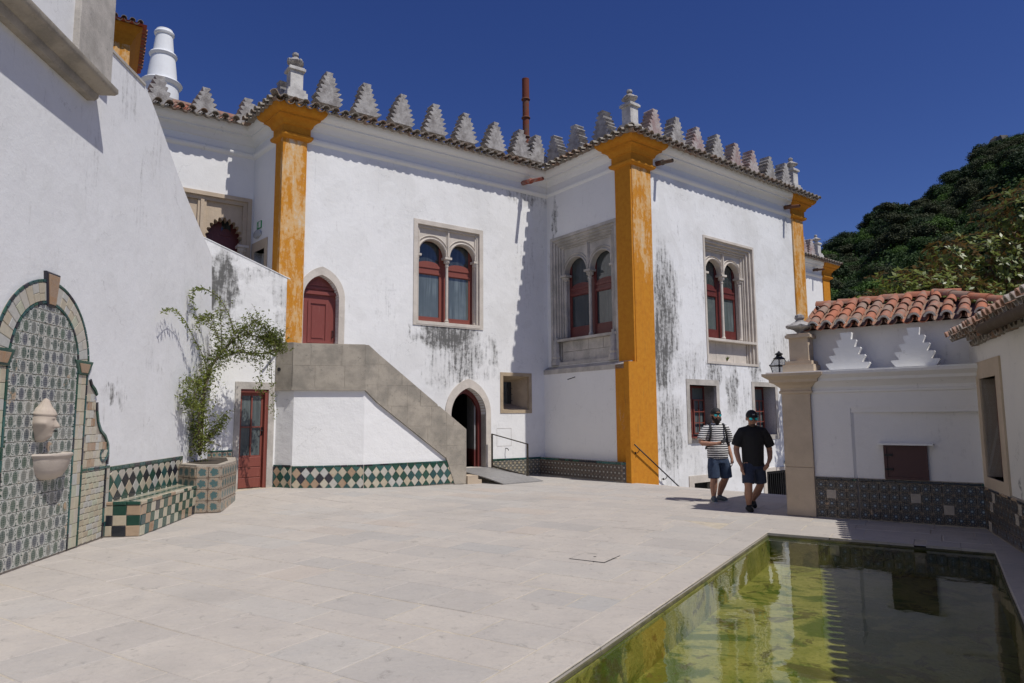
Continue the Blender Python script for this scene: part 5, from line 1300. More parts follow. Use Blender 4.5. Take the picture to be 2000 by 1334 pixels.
for i in range(nc):
    for up, me in ((0, p2_), (1, c2)):
        x = rs0 + .06 + (i + (.5 if up else 0)) * pt_
        top = slen if x < rs1 else slen * max(0, 1 - (x - rs1) / (3.5 - rs1))
        k = 0; d = .0
        while d < top - .12:
            M = FD.at(x + rnd.uniform(-.008, .008), y_e + d * cos(sl_), z_e + d * sin(sl_) + (.045 if up else .035)) @ Matrix.Rotation(sl_ - radians(2.0 if up else 1.5), 4, 'X') @ Matrix.Rotation(radians(rnd.uniform(-3, 3)), 4, 'Z')
            obj('roof_tile', me, ph, M)
            if up and k == 0: obj('tile_end', ce, ph, M @ Matrix.Translation((0, -.02, -.012)))
            d += .32; k += 1
rdg = barrel('ridge_tile', .115, .095, .42, .016, m_tile_red)
for k in range(6):
    a = FD.at(rs0 - .04 + k * .37, y_r, z_r + .0) @ Matrix.Rotation(radians(-90), 4, 'Z') @ Matrix.Rotation(radians(-2), 4, 'X')
    obj('ridge_tile', rdg, ph, a)
hp0 = Vector((rs1 + .05, y_r, z_r + .02)); hp1 = Vector((3.5, .05, z_e + .05)); hd = (hp1 - hp0)
for k in range(5):
    q = hp0 + hd * ((k + 1) / 5.0)
    a = FD.at(q.x, q.y, q.z) @ Matrix.Rotation(atan2(-(-hd.x), -hd.y) , 4, 'Z') @ Matrix.Rotation(atan2(-hd.z, math.hypot(hd.x, hd.y)) , 4, 'X')
    obj('ridge_tile', rdg, ph, a)

# wall lantern behind the pier
ln = thing('wall_lantern', 'black four-sided glass lantern behind the stone pier', 'lantern', (4.72, 12.10, 2.3))
LM = Matrix.Translation((4.77, 12.16, 2.30)) @ Matrix.Rotation(radians(20), 4, 'Z') @ Matrix.Scale(.92, 4)
b = MB()
for k in range(4):
    a0 = pi / 4 + k * pi / 2; a1 = a0 + pi / 2
    b.tube([(.085 * cos(a0), .085 * sin(a0), .0), (.165 * cos(a0), .165 * sin(a0), .26)], .009, 5); b.tube([(.165 * cos(a0), .165 * sin(a0), .26), (.165 * cos(a1), .165 * sin(a1), .26)], .012, 5)
    b.tube([(.085 * cos(a0), .085 * sin(a0), .0), (.085 * cos(a1), .085 * sin(a1), .0)], .010, 5); b.tube([(.17 * cos(a0), .17 * sin(a0), .27), (.085 * cos(a0), .085 * sin(a0), .40)], .008, 5)
    b.lathe([(.0, .25), (.012, .27), (.0, .30)], 5, Matrix.Translation((.18 * cos(a0), .18 * sin(a0), 0)))
b.lathe([(.10, .39), (.115, .40), (.06, .44), (.05, .47), (.075, .48), (.07, .50), (.03, .52), (.012, .55)], 10)
b.tube([(0, 0, 0), (0, 0, -.1), (.1, -.08, -.16)], .014, 6)
b.obj('lantern_frame', m_iron, ln, LM, auto=True)
gt_ = NT('lantern_glass'); gt_.fin((.62, .66, .68), .12, None, Alpha=.45)
for k in range(4):
    a0 = pi / 4 + k * pi / 2; a1 = a0 + pi / 2
    MB().quad((.083 * cos(a0), .083 * sin(a0), .01), (.083 * cos(a1), .083 * sin(a1), .01), (.16 * cos(a1), .16 * sin(a1), .255), (.16 * cos(a0), .16 * sin(a0), .255)).obj('lantern_glass', gt_.m, ln, LM, fix=False)
    MB().quad((.16 * cos(a0), .16 * sin(a0), .27), (.16 * cos(a1), .16 * sin(a1), .27), (.082 * cos(a1), .082 * sin(a1), .39), (.082 * cos(a0), .082 * sin(a0), .39)).obj('lantern_glass', gt_.m, ln, LM, fix=False)

m_gut = clay('lichened_gutter', (.10, .075, .055), (.13, .08, .05), .7, (.16, .14, .11))
# ------------------------------------------------------------------ right-hand building along the pool
FT = Frame((6.83, 10.05), head=203.5)
rb = thing('right_building', 'shaded cream wall on the right with a stone-framed window and a low tiled eave', 'building', tuple(FT.p(3, -.5, 0)))
m_wT = plaster('limewash_right', (.70, .67, .62), [(1.9, .8, .06, .14, .9)], .7, .1, .1)
MB().slab(rect(-.6, 8.6, -.2, 2.85), [rect(.29, 1.22, .78, 2.16)[::-1]], 0, .35).obj('wall', m_wT, rb, FT.M)
MB().box((-.1, .35, 2.0), (8.6, 4, 2.84)).box((8.5, .3, -.2), (8.6, 4, 2.84)).obj('wall', m_wT, rb, FT.M, label='rear walls')
wt = MB().slab(rect(.10, 1.46, .60, 2.40), [rect(.29, 1.22, .78, 2.16)[::-1]], -.025, .3).obj('window', m_pier, rb, FT.M, label='tall window in a beige stone frame')
MB().slab(rect(.29, 1.22, .78, 2.16), [rect(.40, .74, .90, 1.50)[::-1], rect(.78, 1.12, .90, 1.50)[::-1], rect(.40, .74, 1.55, 2.06)[::-1], rect(.78, 1.12, 1.55, 2.06)[::-1]], .16, .22).obj('sash', m_red, wt, FT.M)
for (x, z, h_) in ((.40, .9, .6), (.78, .9, .6), (.40, 1.55, .51), (.78, 1.55, .51)): MB().box((x, .19, z), (x + .34, .20, z + h_)).obj('pane', m_glass_pale, wt, FT.M)
room(FT, .25, 1.3, .7, 2.2, .36, 1.2, rb)
dd = MB().box((.0, -.012, -.1), (8.5, .01, .64)).obj('dado', m_mortar, rb, FT.M, label='worn dado of mixed old tiles'); dado(FT, .02, 3.6, .02, .63, m_star, .16, dd, -.012, border=.045, bmat=(m_ink, m_ink, m_rust), plain_=(.12, m_mortar))
m_eave = clay('worn_eave_tile', (.42, .24, .17), (.30, .22, .17), .55, (.42, .38, .34))
tw = barrel('cover_tile', .085, .07, .45, .024, m_eave); twp = barrel('pan_tile', .09, .10, .45, .02, m_tile_old, False)
eave(FT, -.05, 8.4, .2, over=.33, z=2.80, slope=20, parent=rb, cov=tw, pan=twp)
eave(FT, .35, 8.4, .2, over=.14, z=2.70, slope=12, parent=rb, cov=tw, pan=twp)
MB().add([(-.1, -.24, 2.84), (8.5, -.24, 2.84), (8.5, 4, 4.3), (-.1, 4, 4.3), (-.1, -.24, 2.80), (8.5, -.24, 2.80), (8.5, 4, 2.8), (-.1, 4, 2.8)], [(0, 1, 2, 3), (4, 7, 6, 5), (0, 4, 5, 1), (1, 5, 6, 2), (2, 6, 7, 3), (3, 7, 4, 0)]).obj('roof_bed', m_tile_old, rb, FT.M)
MB().tube([(2.05, -.27, 2.70), (2.12, -.27, 2.70), (2.16, -.27, 2.70), (6.0, -.27, 2.64)], [.085, .085, .065, .065], 10).obj('clay_gutter', m_gut, rb, FT.M, smooth=True)

# ------------------------------------------------------------------ things far behind
fl = thing('flue_pipe', 'tall rusty red-brown flue pipe with three collars behind the merlons', 'chimney pipe', (.557, 23.72, 9))
fb = MB().tube([(0, 0, 9), (0, 0, 13.15)], .122, 14).obj('pipe', clay('rusted_steel', (.15, .045, .03), (.20, .06, .035), .15, (.12, .09, .07)), fl, Matrix.Translation((.557, 23.72, 0)), smooth=False, auto=True)
MB().tube([(0, 0, 13.15), (0, 0, 13.94)], .132, 14, caps=False).tube([(0, 0, 13.9), (0, 0, 13.94)], .135, 14, caps=False).obj('pipe_top', fb.data.materials[0], fl, Matrix.Translation((.557, 23.72, 0)), auto=True)
for z in (11.72, 12.45, 13.15): MB().lathe([(.12, z - .03), (.155, z - .02), (.165, z), (.155, z + .03), (.12, z + .05)], 14).obj('collar', m_pipe_old, fl, Matrix.Translation((.557, 23.72, 0)), auto=True)
ch = thing('conical_chimney', 'huge white conical kitchen chimney with ring mouldings', 'chimney', (-25.8, 48, 20))
MB().lathe([(1.2, 20), (1.16, 25.9), (1.16, 26.1), (1.34, 26.2), (1.40, 26.32), (1.32, 26.4), (1.02, 26.45), (.98, 27.0), (.82, 28.35), (.92, 28.42), (.96, 28.52), (.90, 28.62), (.72, 28.66), (.58, 30.05), (.66, 30.1), (.70, 30.22), (.66, 30.32), (.58, 30.34), (.56, 30.5), (.4, 30.55)], 28).obj('shaft', plaster('limewash_chimney', (.78, .79, .80), (), .5, .1, .1), ch, Matrix.Translation((-25.75, 48, 0)), auto=True)
FTo = Frame((-12.95, 22.0), head=54); to = thing('ochre_building', 'ochre corner of a building with tiled eaves rising behind the left wall', 'building', (-13, 22.5, 8))
MB().box((-4, 0, 5), (0, 3, 14.9)).obj('wall', m_ochre_f, to, FTo.M); MB().add(*prism([(-12.96, 22.0), (-14.6, 24.7), (-15.4, 24.2), (-14.2, 23.0)], 5, 14.7)).obj('wall', plaster('limewash_pinkish', (.62, .55, .52)), to)
tp = [xy(FTo.p(-4)), xy(FTo.p(0)), (-14.6, 24.7), (-16, 25)]
MB().sweep(tp, [(0, 14.35), (.05, 14.42), (.06, 14.5), (.15, 14.62), (.17, 14.7), (.28, 14.82), (.33, 14.9), (.33, 14.95), (0, 14.96)], plane='xy').obj('cornice', m_ochre, to, auto=True)
MB().sweep(tp, [(.0, 14.962), (.42, 14.97), (.46, 15.0), (0, 15.15), (-1, 15.5)], plane='xy').obj('roof_bed', m_pipe, to)
eave(FTo, -3.9, .35, .25, over=.5, z=15.02, slope=12, parent=to)
FTs = Frame((-12.95, 22.0), (-14.6, 24.7)); eave(FTs, .0, 3.1, .25, over=.5, z=15.02, slope=12, parent=to, cov=red_cov, pan=red_pan)

# farther wing of the palace
FF = Frame((15.2, 33.0), head=51.4)
fw = thing('farther_wing', 'farther white wing with an ochre corner seen past the palace', 'building', (15, 34, 0))
MB().box((-8, 0, -3.2), (.12, 8, 8.6)).obj('wall', m_wallG, fw, FF.M); MB().box((.12, -.05, -3.2), (.76, 8, 8.5)).obj('pilaster', m_ochre, fw, FF.M)
fp = [xy(FF.p(-8)), xy(FF.p(.76)), xy(FF.p(.76, -8))]
MB().sweep(fp, [(r, z + .02) for r, z in prof], plane='xy').obj('cornice', m_white, fw, auto=True)
MB().sweep([xy(FF.p(.12, -.1)), xy(FF.p(.12, .05)), xy(FF.p(.78, .05)), xy(FF.p(.78, -1))], [(r, z + .03) for r, z in cp], plane='xy').obj('capital', m_ochre, fw, auto=True)
MB().sweep(fp, [(-1.2, 9.55), (.42, 9.10), (.42, 9.08), (-1.2, 9.12)], plane='xy').obj('roof_bed', m_tile_old, fw)
eave(FF, -5, 1.2, .25, z=9.12, parent=fw)
for i, s in enumerate((-3.3, -2.3, -1.3, -.55)): obj('merlon', mersp[i % 3], fw, FF.at(s, .25, 9.45))
pinnacle(FF, .15, 9.42, parent=fw, k=.95)
spout(FF, -.75, 8.68, .55, m_pipe_old)

# exit sign and emergency lamp on the return wall
es = thing('exit_sign', 'green emergency exit sign with running figure above the side door', 'sign', tuple(FE.p(.46, .02, 6.5)))
MB().box((.33, -.02, 6.42), (.60, .0, 6.61)).obj('plate', plain('sign_green', (.02, .30, .09), .4, .02), es, FE.M)
m_sw = plain('sign_white', (.75, .78, .72), .4, .02)
MB().box((.47, -.024, 6.44), (.57, -.0205, 6.59)).obj('doorway_symbol', m_sw, es, FE.M)
MB().lathe([(.0, -.012), (.014, 0), (.0, .012)], 6, Matrix.Translation((.43, -.024, 6.575))).add([(.41, -.024, 6.56), (.45, -.024, 6.55), (.43, -.024, 6.50), (.46, -.024, 6.45), (.44, -.024, 6.44), (.41, -.024, 6.49), (.375, -.024, 6.45), (.36, -.024, 6.46), (.40, -.024, 6.51)], [(0, 1, 2, 3, 4, 5, 6, 7, 8)]).obj('running_figure', m_sw, es, FE.M, fix=False)
el = thing('emergency_lamp', 'clear bulkhead lamp mounted under the exit sign', 'lamp', tuple(FE.p(.4, .02, 6.3)))
MB().lathe([(.0, 0), (.1, 0), (.11, .02), (.10, .05), (.06, .07), (0, .075)], 14, FE.at(.40, -.005, 6.29) @ Matrix.Rotation(radians(90), 4, 'X') @ Matrix.Scale(2.1, 4, (1, 0, 0))).obj('housing', plain('clear_plastic', (.42, .44, .46), .2, .05), el, auto=True)
# ------------------------------------------------------------------ vegetation
def leaf_cloud(name, lobes, n, size, mat, seed=1, shell=.55, up=.35, aspect=.5, fold=False, tuft=1):
    """leaves as small kinked quads scattered through ellipsoid lobes, denser towards their surface"""
    r = np.random.RandomState(seed)
    L = np.array(lobes, float); w_ = (L[:, 3] * L[:, 4] * L[:, 5]) ** (2 / 3); w_ /= w_.sum()
    k = r.choice(len(L), n, p=w_)
    d = r.normal(size=(n, 3)); d /= np.linalg.norm(d, axis=1)[:, None]
    rad = (shell + (1 - shell) * r.rand(n) ** .6)[:, None] * (1 + .10 * r.normal(size=(n, 1)))
    c = L[k, :3] + d * rad * L[k, 3:6]
    if tuft > 1:
        c = np.repeat(c, tuft, axis=0); d = np.repeat(d, tuft, axis=0); n = n * tuft
        ax = d * .8 + np.array([0, 0, .6]); ax /= np.linalg.norm(ax, axis=1)[:, None]
        a = r.normal(size=(n, 3)); a -= (a * ax).sum(1)[:, None] * ax; a /= np.linalg.norm(a, axis=1)[:, None]
        t = a * .85 + ax * (.15 + .5 * r.rand(n, 1)); t /= np.linalg.norm(t, axis=1)[:, None]
        nn = np.cross(t, np.cross(ax, t)); base = c + t * size * .05
    else:
        nn = d * .7 + r.normal(size=(n, 3)) * .6 + np.array([0, 0, up]); nn /= np.linalg.norm(nn, axis=1)[:, None]
        t = r.normal(size=(n, 3)); t -= (t * nn).sum(1)[:, None] * nn; t /= np.linalg.norm(t, axis=1)[:, None]
        base = c
    b = np.cross(nn, t); b /= (np.linalg.norm(b, axis=1)[:, None] + 1e-9)
    s = size * (.65 + .7 * r.rand(n, 1)); hw = s * aspect / 2
    droop = nn * s * .12
    V = np.stack([base, base + t * s * .45 - b * hw, base + t * s - droop * 1.6, base + t * s * .45 + b * hw], 1).reshape(-1, 3)
    F = np.arange(4 * n).reshape(-1, 4)
    me = bpy.data.meshes.new(name); me.vertices.add(len(V)); me.vertices.foreach_set('co', V.ravel())
    me.loops.add(4 * n); me.loops.foreach_set('vertex_index', F.ravel()); me.polygons.add(n)
    me.polygons.foreach_set('loop_start', np.arange(0, 4 * n, 4)); me.polygons.foreach_set('loop_total', np.full(n, 4))
    me.materials.append(mat); me.update(); me.validate(); return me

m_bark = stone('bark', (.14, .11, .08), (.07, .055, .04), .4, 3)
m_hl = [leafm('hill_leaf_dark', (.032, .062, .016), (.018, .036, .011), .8, .2), leafm('hill_leaf_mid', (.050, .10, .018), (.028, .058, .013), .8, .25), leafm('hill_leaf_bright', (.085, .165, .022), (.048, .10, .015), .8, .25), leafm('hill_leaf_olive', (.058, .070, .026), (.032, .040, .016), .8, .2)]
def hill_crown(kind, seed):
    r = random.Random(seed); lobes = []
    if kind == 'tall':
        for i in range(8): z = r.uniform(.45, 1.0); a = r.uniform(0, 2 * pi); q = (1.05 - z) * .35; lobes.append((q * cos(a), q * sin(a), z, .14 + .06 * r.random(), .14 + .06 * r.random(), .10))
    else:
        for i in range(10): a = r.uniform(0, 2 * pi); q = r.uniform(.0, .34); lobes.append((q * cos(a), q * sin(a), .50 + r.uniform(-.22, .28) * (1 - q), .22, .22, .17))
    return lobes
crowns = []
for i, (kind, mi) in enumerate((('round', 0), ('round', 1), ('round', 2), ('round', 3), ('tall', 0), ('tall', 3))):
    crowns.append((kind, leaf_cloud('crown', hill_crown(kind, 40 + i), 5200 if kind == 'round' else 3600, .036, m_hl[mi], 50 + i, .5, .5, .8)))
tr_m = MB().tube([(0, 0, -.3), (.01, 0, .4), (.02, .01, .8)], [.03, .022, .01], 6).mesh('trunk', m_bark)

# hill: outline heights (azimuth in degrees, tangent of elevation)
sil = [(-20, .08), (5, .12), (18, .17), (22, .200), (23.7, .205), (25.9, .215), (27.6, .224), (28.4, .240), (30.5, .252), (31.3, .260), (33, .268), (33.9, .280), (35.6, .298), (36.7, .310), (40, .35), (50, .38), (70, .36), (90, .25)]
def hz(az, r_):
    h = np.interp(az, [s_[0] for s_ in sil], [s_[1] for s_ in sil])
    R_ = 330 + 60 * sin(radians(az * 3)); top = 1.65 + h * R_
    t_ = (r_ - 45) / (R_ - 45)
    base = -6 + (top + 6) * (max(0, min(1.0, t_)) ** 1.15)
    if t_ > 1: base = top - (r_ - R_) * .25
    base += 3.0 * sin(az * .9 + r_ * .02) * min(1, max(0, t_)) + 2.2 * sin(az * 1.7 - r_ * .045) * min(1, max(0, t_))
    return base
A_ = list(np.arange(-24, 92, 1.5)); R__ = [45, 60, 80, 100, 125, 150, 180, 210, 240, 270, 300, 330, 370, 420, 480, 560]
vs = [(r_ * sin(radians(a)), r_ * cos(radians(a)), hz(a, r_)) for a in A_ for r_ in R__]; nR = len(R__)
fs = [(i * nR + j, (i + 1) * nR + j, (i + 1) * nR + j + 1, i * nR + j + 1) for i in range(len(A_) - 1) for j in range(nR - 1)]
tg = NT('hill_undergrowth'); p = tg.pos(); 
hm = tg.fin(tg.mix(tg.ramp(tg.noise(p, .12, 6, .7), .4, .65), (.030, .050, .014), (.012, .022, .008)), .95, tg.bump(tg.noise(p, .5, 6, .7), 1.0, 1.5))
tag(obj('hillside', mesh('hillside', vs, fs, hm, smooth=True)), kind='structure')
hr_ = random.Random(5); nt_ = 0
spots_ = []
while len(spots_) < 285:
    az = hr_.uniform(20.5, 41); u_ = hr_.random(); R_ = 330 + 60 * sin(radians(az * 3)); r_ = 130 + (R_ + 8 - 130) * (u_ ** .62)
    if az < 24 and hr_.random() < .3: continue
    spots_.append((az, r_))
for az in np.arange(20.8, 41, .62):             # the skyline row
    spots_.append((az + hr_.uniform(-.2, .2), 330 + 60 * sin(radians(az * 3)) + hr_.uniform(-6, 2)))
for i, (az, r_) in enumerate(spots_[:318]):
    sky_ = i >= 285
    kind, me = hr_.choice(crowns[:4] if hr_.random() < .88 else crowns[4:])
    if 28.5 < az < 32.5 and r_ > 250: kind, me = hr_.choice(crowns[4:] + [crowns[0], crowns[3]])
    s_ = hr_.uniform(8.5, 14) * (r_ / 300) ** .35 * (.8 if sky_ else 1)
    if kind == 'tall': s_ *= 1.15
    x, y = r_ * sin(radians(az)), r_ * cos(radians(az)); z = hz(az, r_) - s_ * .22
    where = 'standing on the skyline of the hill' if sky_ or r_ > 310 else 'on the upper slope of the hill' if r_ > 230 else 'low on the hillside just above the roofs'
    look = {0: 'dark green round-crowned tree', 1: 'mid green round-crowned tree', 2: 'bright green round-crowned tree', 3: 'olive grey-green round-crowned tree', 4: 'tall dark slender-crowned tree', 5: 'tall olive slender-crowned tree'}[[c_[1] for c_ in crowns].index(me)]
    t_ = thing('tree', look + ' ' + where, 'tree', (x, y, z), look.replace('tree', 'trees') + ' ' + where)
    M = Matrix.Translation((x, y, z)) @ Matrix.Rotation(hr_.uniform(0, 6.28), 4, 'Z') @ Matrix.Diagonal((s_ * 1.15, s_ * 1.15, s_ * hr_.uniform(.8, 1.1), 1))
    obj('crown', me, t_, M); obj('trunk', tr_m, t_, M)
# shrubs between the trees: one mass
ub = []
for i in range(2600):
    az = hr_.uniform(19, 44); r_ = hr_.uniform(100, 385); ub.append((r_ * sin(radians(az)), r_ * cos(radians(az)), hz(az, r_) + 1, 4.2, 4.2, 2.4))
tag(obj('shrubs', leaf_cloud('shrubs', ub, 110000, .8, m_hl[1], 77, .6, .5, .8)), kind='stuff')
# boulders on the crest
for (az, dz, s_) in ((36.7, 3.5, 4.2), (33.0, 3.0, 2.6)):
    R_ = 330 + 60 * sin(radians(az * 3)) - 4
    b_ = MB().lathe([(.2, -.8), (.9, -.5), (1.0, 0), (.8, .45), (.4, .7), (.05, .75)], 9)
    for k, v in enumerate(b_.v): b_.v[k] = (v[0] * (1 + .25 * sin(k * 2.1)), v[1] * (1 + .2 * cos(k * 1.3)), v[2] * (1 + .2 * sin(k)))
    tag(b_.obj('boulder', stone('granite', (.13, .115, .10), (.06, .055, .05), .3, .1), None, Matrix.Translation((R_ * sin(radians(az)), R_ * cos(radians(az)), hz(az, R_) + s_ * .5 + dz)) @ Matrix.Scale(s_, 4)), 'grey boulder on the ' + ('top of the crest at the edge of the photo' if s_ > 4 else 'slope just below the crest'), 'boulder')

# magnolias behind the pool house
m_mag = leafm('magnolia_leaf', (.19, .22, .030), (.09, .13, .020), .42, .3, back=(.16, .095, .03))
def magnolia(x, y, z0, lobes, n, seed, label):
    t_ = thing('magnolia_tree', label, 'tree', (x, y, z0))
    b = MB().tube([(0, 0, 0), (.1, .05, 2.2), (-.1, .1, 4.2)], [.22, .17, .10], 8)
    for (lx, ly, lz, rx, ry, rz) in lobes: b.tube([(-.05, .08, max(1.2, lz * .45)), (lx * .5, ly * .5, lz * .75), (lx, ly, lz)], [.09, .06, .02], 6)
    b.obj('trunk', m_bark, t_, Matrix.Translation((x, y, z0)))
    obj('crown', leaf_cloud('crown', lobes, n, .19, m_mag, seed, .35, .4, .42, tuft=7), t_, Matrix.Translation((x, y, z0)))
magnolia(13.6, 21.0, -2.5, [(-2.6, -.3, 7.2, 1.0, 1.2, .75), (-1.4, 0, 7.9, 1.3, 1.3, .9), (-.1, .3, 8.0, 1.2, 1.3, 1.0), (1.2, .2, 7.3, 1.3, 1.3, 1.1), (2.6, 0, 7.2, 1.4, 1.3, 1.0), (-3.6, .2, 6.5, .8, 1, .6), (.3, .4, 9.2, .8, .8, .7), (3.8, 0, 6.6, 1.2, 1.2, 1.2), (0, .3, 6.4, 3.2, 1.3, 1.1)], 1700, 3, 'broad magnolia with glossy leaves right behind the pool house roof')
magnolia(18.6, 22.6, -2.5, [(-2.6, 0, 9.3, 1.3, 1.3, 1.2), (-1.2, 0, 10.9, 1.4, 1.4, 1.2), (.6, 0, 11.6, 1.5, 1.4, 1.3), (-.6, 0, 9.2, 2.2, 1.6, 1.6), (1.4, 0, 8.6, 2.2, 1.6, 2.0), (-2.2, .2, 7.6, 1.8, 1.5, 1.3), (0, 0, 7.0, 2.6, 1.6, 1.6), (-3.4, .2, 8.4, .7, .7, .6)], 2400, 8, 'tall dark magnolia with brown-backed leaves at the right edge of the photo')

# climbing plant over the planter and the stained wall
m_vine = leafm('vine_leaf', (.20, .23, .035), (.10, .13, .022), .4, .35)
m_twig = stone('twig', (.16, .12, .08), (.09, .07, .05), .3, 5)
vt = thing('climbing_plant', 'straggly climbing plant with small olive leaves rising from the tiled planter', 'climbing plant', (-6.0, 13.7, .85))
vr = random.Random(21)
def curve(pts, n=14):
    out = []
    P_ = [Vector(p) for p in pts]; P_ = [P_[0] * 2 - P_[1]] + P_ + [P_[-1] * 2 - P_[-2]]
    for i in range(1, len(P_) - 2):
        for k in range(n):
            t = k / n; a, b_, c, d = P_[i - 1], P_[i], P_[i + 1], P_[i + 2]
            out.append(.5 * ((2 * b_) + (c - a) * t + (2 * a - 5 * b_ + 4 * c - d) * t * t + (3 * b_ - a - 3 * c + d) * t ** 3))
    out.append(P_[-2]); return out
stems = MB(); LV, LF = [], []
def leaf_at(p, s, d=None):
    t = Vector((vr.gauss(0, 1), vr.gauss(0, 1), vr.gauss(0, .8)));
    if d is not None: t = t * .6 + d
    t.normalize(); n_ = Vector((vr.gauss(0, 1), vr.gauss(-.3, 1), vr.gauss(.5, 1))); b_ = t.cross(n_); b_.normalize(); nn = b_.cross(t)
    k = len(LV); LV.extend([p, p + t * s * .5 - b_ * s * .20, p + t * s - nn * s * .12, p + t * s * .5 + b_ * s * .20]); LF.append((k, k + 1, k + 2, k + 3))
def shoot(pts, r0, r1, dens, spread, s=.05, twigs=0):
    c = curve(pts); n = len(c); stems.tube(c, [r0 + (r1 - r0) * i / (n - 1) for i in range(n)], 6)
    for i, p in enumerate(c):
        for _ in range(int(dens * vr.uniform(.5, 1.5))):
            leaf_at(p + Vector((vr.gauss(0, spread), vr.gauss(0, spread * .6) - .03, vr.gauss(0, spread))), 1.2 * s * vr.uniform(.7, 1.4))
        if twigs and vr.random() < twigs:
            d = Vector((vr.gauss(0, 1), vr.gauss(-.5, .6), vr.gauss(.1, .9))).normalized() * vr.uniform(.15, .5); q = [p, p + d * .5 + Vector((0, 0, .03)), p + d - Vector((0, 0, .05))]
            stems.tube(q, [.005, .004, .002], 4)
            for k in range(9):
                w_ = k / 9; leaf_at(p + d * w_ + Vector((vr.gauss(0, .02), vr.gauss(0, .02), vr.gauss(0, .02))), 1.3 * s * vr.uniform(.7, 1.2))
v_stem = [ (-6.03, 13.3, 0.98), (-6.01, 13.3, 1.55), (-6.02, 13.35, 2.15), (-6.01, 13.5, 2.61), (-5.87, 13.7, 2.98), (-5.61, 14.0, 3.38), (-5.24, 14.3, 3.34), (-5.01, 14.6, 3.19) ]
v_low = [ (-5.97, 13.2, 1.02), (-5.99, 13.1, 1.65), (-5.94, 13.2, 2.24), (-5.9, 13.4, 2.65) ]
v_br2 = [ (-5.98, 13.8, 2.89), (-5.65, 14.0, 3.01), (-5.35, 14.2, 3.03), (-5.08, 14.5, 3.05) ]
v_up = [ (-5.72, 13.9, 3.26), (-5.51, 14.0, 3.54), (-5.32, 14.2, 3.67), (-5.12, 14.4, 3.48), (-4.98, 14.6, 3.3) ]
v_vert = [ (-5.9, 13.8, 2.99), (-5.93, 13.8, 3.52), (-5.97, 13.8, 3.91) ]
v_arc2 = [ (-5.61, 13.7, 3.4), (-5.72, 13.6, 3.8), (-5.85, 13.4, 4.08), (-5.96, 13.1, 4.17), (-6.02, 12.8, 4.11), (-6.01, 12.7, 3.91), (-5.95, 12.7, 3.64) ]
v_arc1 = [ (-5.95, 13.3, 2.62), (-5.94, 13.0, 2.92), (-5.94, 12.6, 3.21), (-5.93, 12.2, 3.47), (-5.88, 11.7, 3.56), (-5.81, 11.3, 3.43) ]
v_left = [ (-5.86, 13.5, 3.27), (-5.92, 13.3, 3.63), (-5.98, 13.1, 3.62), (-5.96, 12.9, 3.52) ]
v_droop = [ (-5.16, 14.5, 3.05), (-5.12, 14.5, 2.61), (-5.12, 14.6, 2.18), (-5.1, 14.7, 1.73) ]
v_droop2 = [ (-5.3, 14.3, 2.93), (-5.32, 14.4, 2.5), (-5.3, 14.4, 2.18) ]
v_lowr = [ (-6.07, 13.5, 1.17), (-5.87, 13.4, 1.35), (-5.72, 13.4, 1.5), (-5.63, 13.4, 1.73) ]
v_l1 = [ (-5.96, 13.2, 1.85), (-5.93, 12.7, 1.93), (-5.91, 12.4, 2.02) ]
v_l2 = [ (-5.98, 13.2, 2.24), (-5.98, 12.8, 2.37), (-5.9, 12.4, 2.22) ]
v_l3 = [ (-6.15, 13.6, 1.45), (-6.23, 13.3, 1.5), (-6.25, 13.2, 1.65) ]
shoot(v_stem[:5], .035, .022, 19, .10, twigs=.6); shoot(v_stem[4:], .022, .008, 22, .12, twigs=.7)
shoot(v_low, .022, .012, 15, .12, twigs=.5)
shoot(v_br2, .012, .005, 18, .11, twigs=.6); shoot(v_up, .010, .004, 12, .11, twigs=.5)
shoot([(v_stem[6][0], v_stem[6][1], v_stem[6][2] + .05), (-5.1, 14.45, 3.36), (-4.98, 14.6, 3.2)], .008, .004, 26, .12, twigs=.5)
shoot(v_vert, .012, .004, 7, .05, twigs=.3)
shoot(v_arc2, .009, .003, 3.6, .022); shoot(v_arc1, .008, .003, 2.8, .018); shoot(v_left, .009, .004, 6, .05, twigs=.3)
shoot(v_droop, .006, .003, 4.5, .045); shoot(v_droop2, .006, .003, 6, .05)
shoot(v_lowr, .010, .004, 12, .06, twigs=.3)
for q in (v_l1, v_l2, v_l3): shoot(q, .008, .004, 13, .08, twigs=.3)
stems.obj('stems', m_twig, vt); obj('leaves', mesh('leaves', LV, LF, m_vine), vt)
# tuft growing on the apron of the far window, and weeds on the gateway
def tuft(name, label, F, s, off, z, n, hgt, seed):
    r = random.Random(seed); b = MB()
    for k in range(n):
        a = r.uniform(0, 2 * pi); l = hgt * r.uniform(.4, 1); dx = cos(a) * l * .6; dy = -abs(sin(a)) * l * .5
        b.add([(-.006, 0, 0), (.006, 0, 0), (dx * .6 + .012, dy * .6, l * .6), (dx, dy, l * r.uniform(.5, 1)), (dx * .6 - .012, dy * .6, l * .6)], [(0, 1, 2, 3, 4)])
    o = b.obj(name, m_vine, None, F.at(s, -off, z), fix=False); return tag(o, label, 'plant')
tuft('weed', 'small weed rooted on the ledge below the far twin window', FB, 4.35, .0, 3.26, 26, .2, 2)
tuft('grass_tuft', 'dry grass tuft on top of the barred gateway', FB, 7.25, .03, .08, 40, .22, 3)
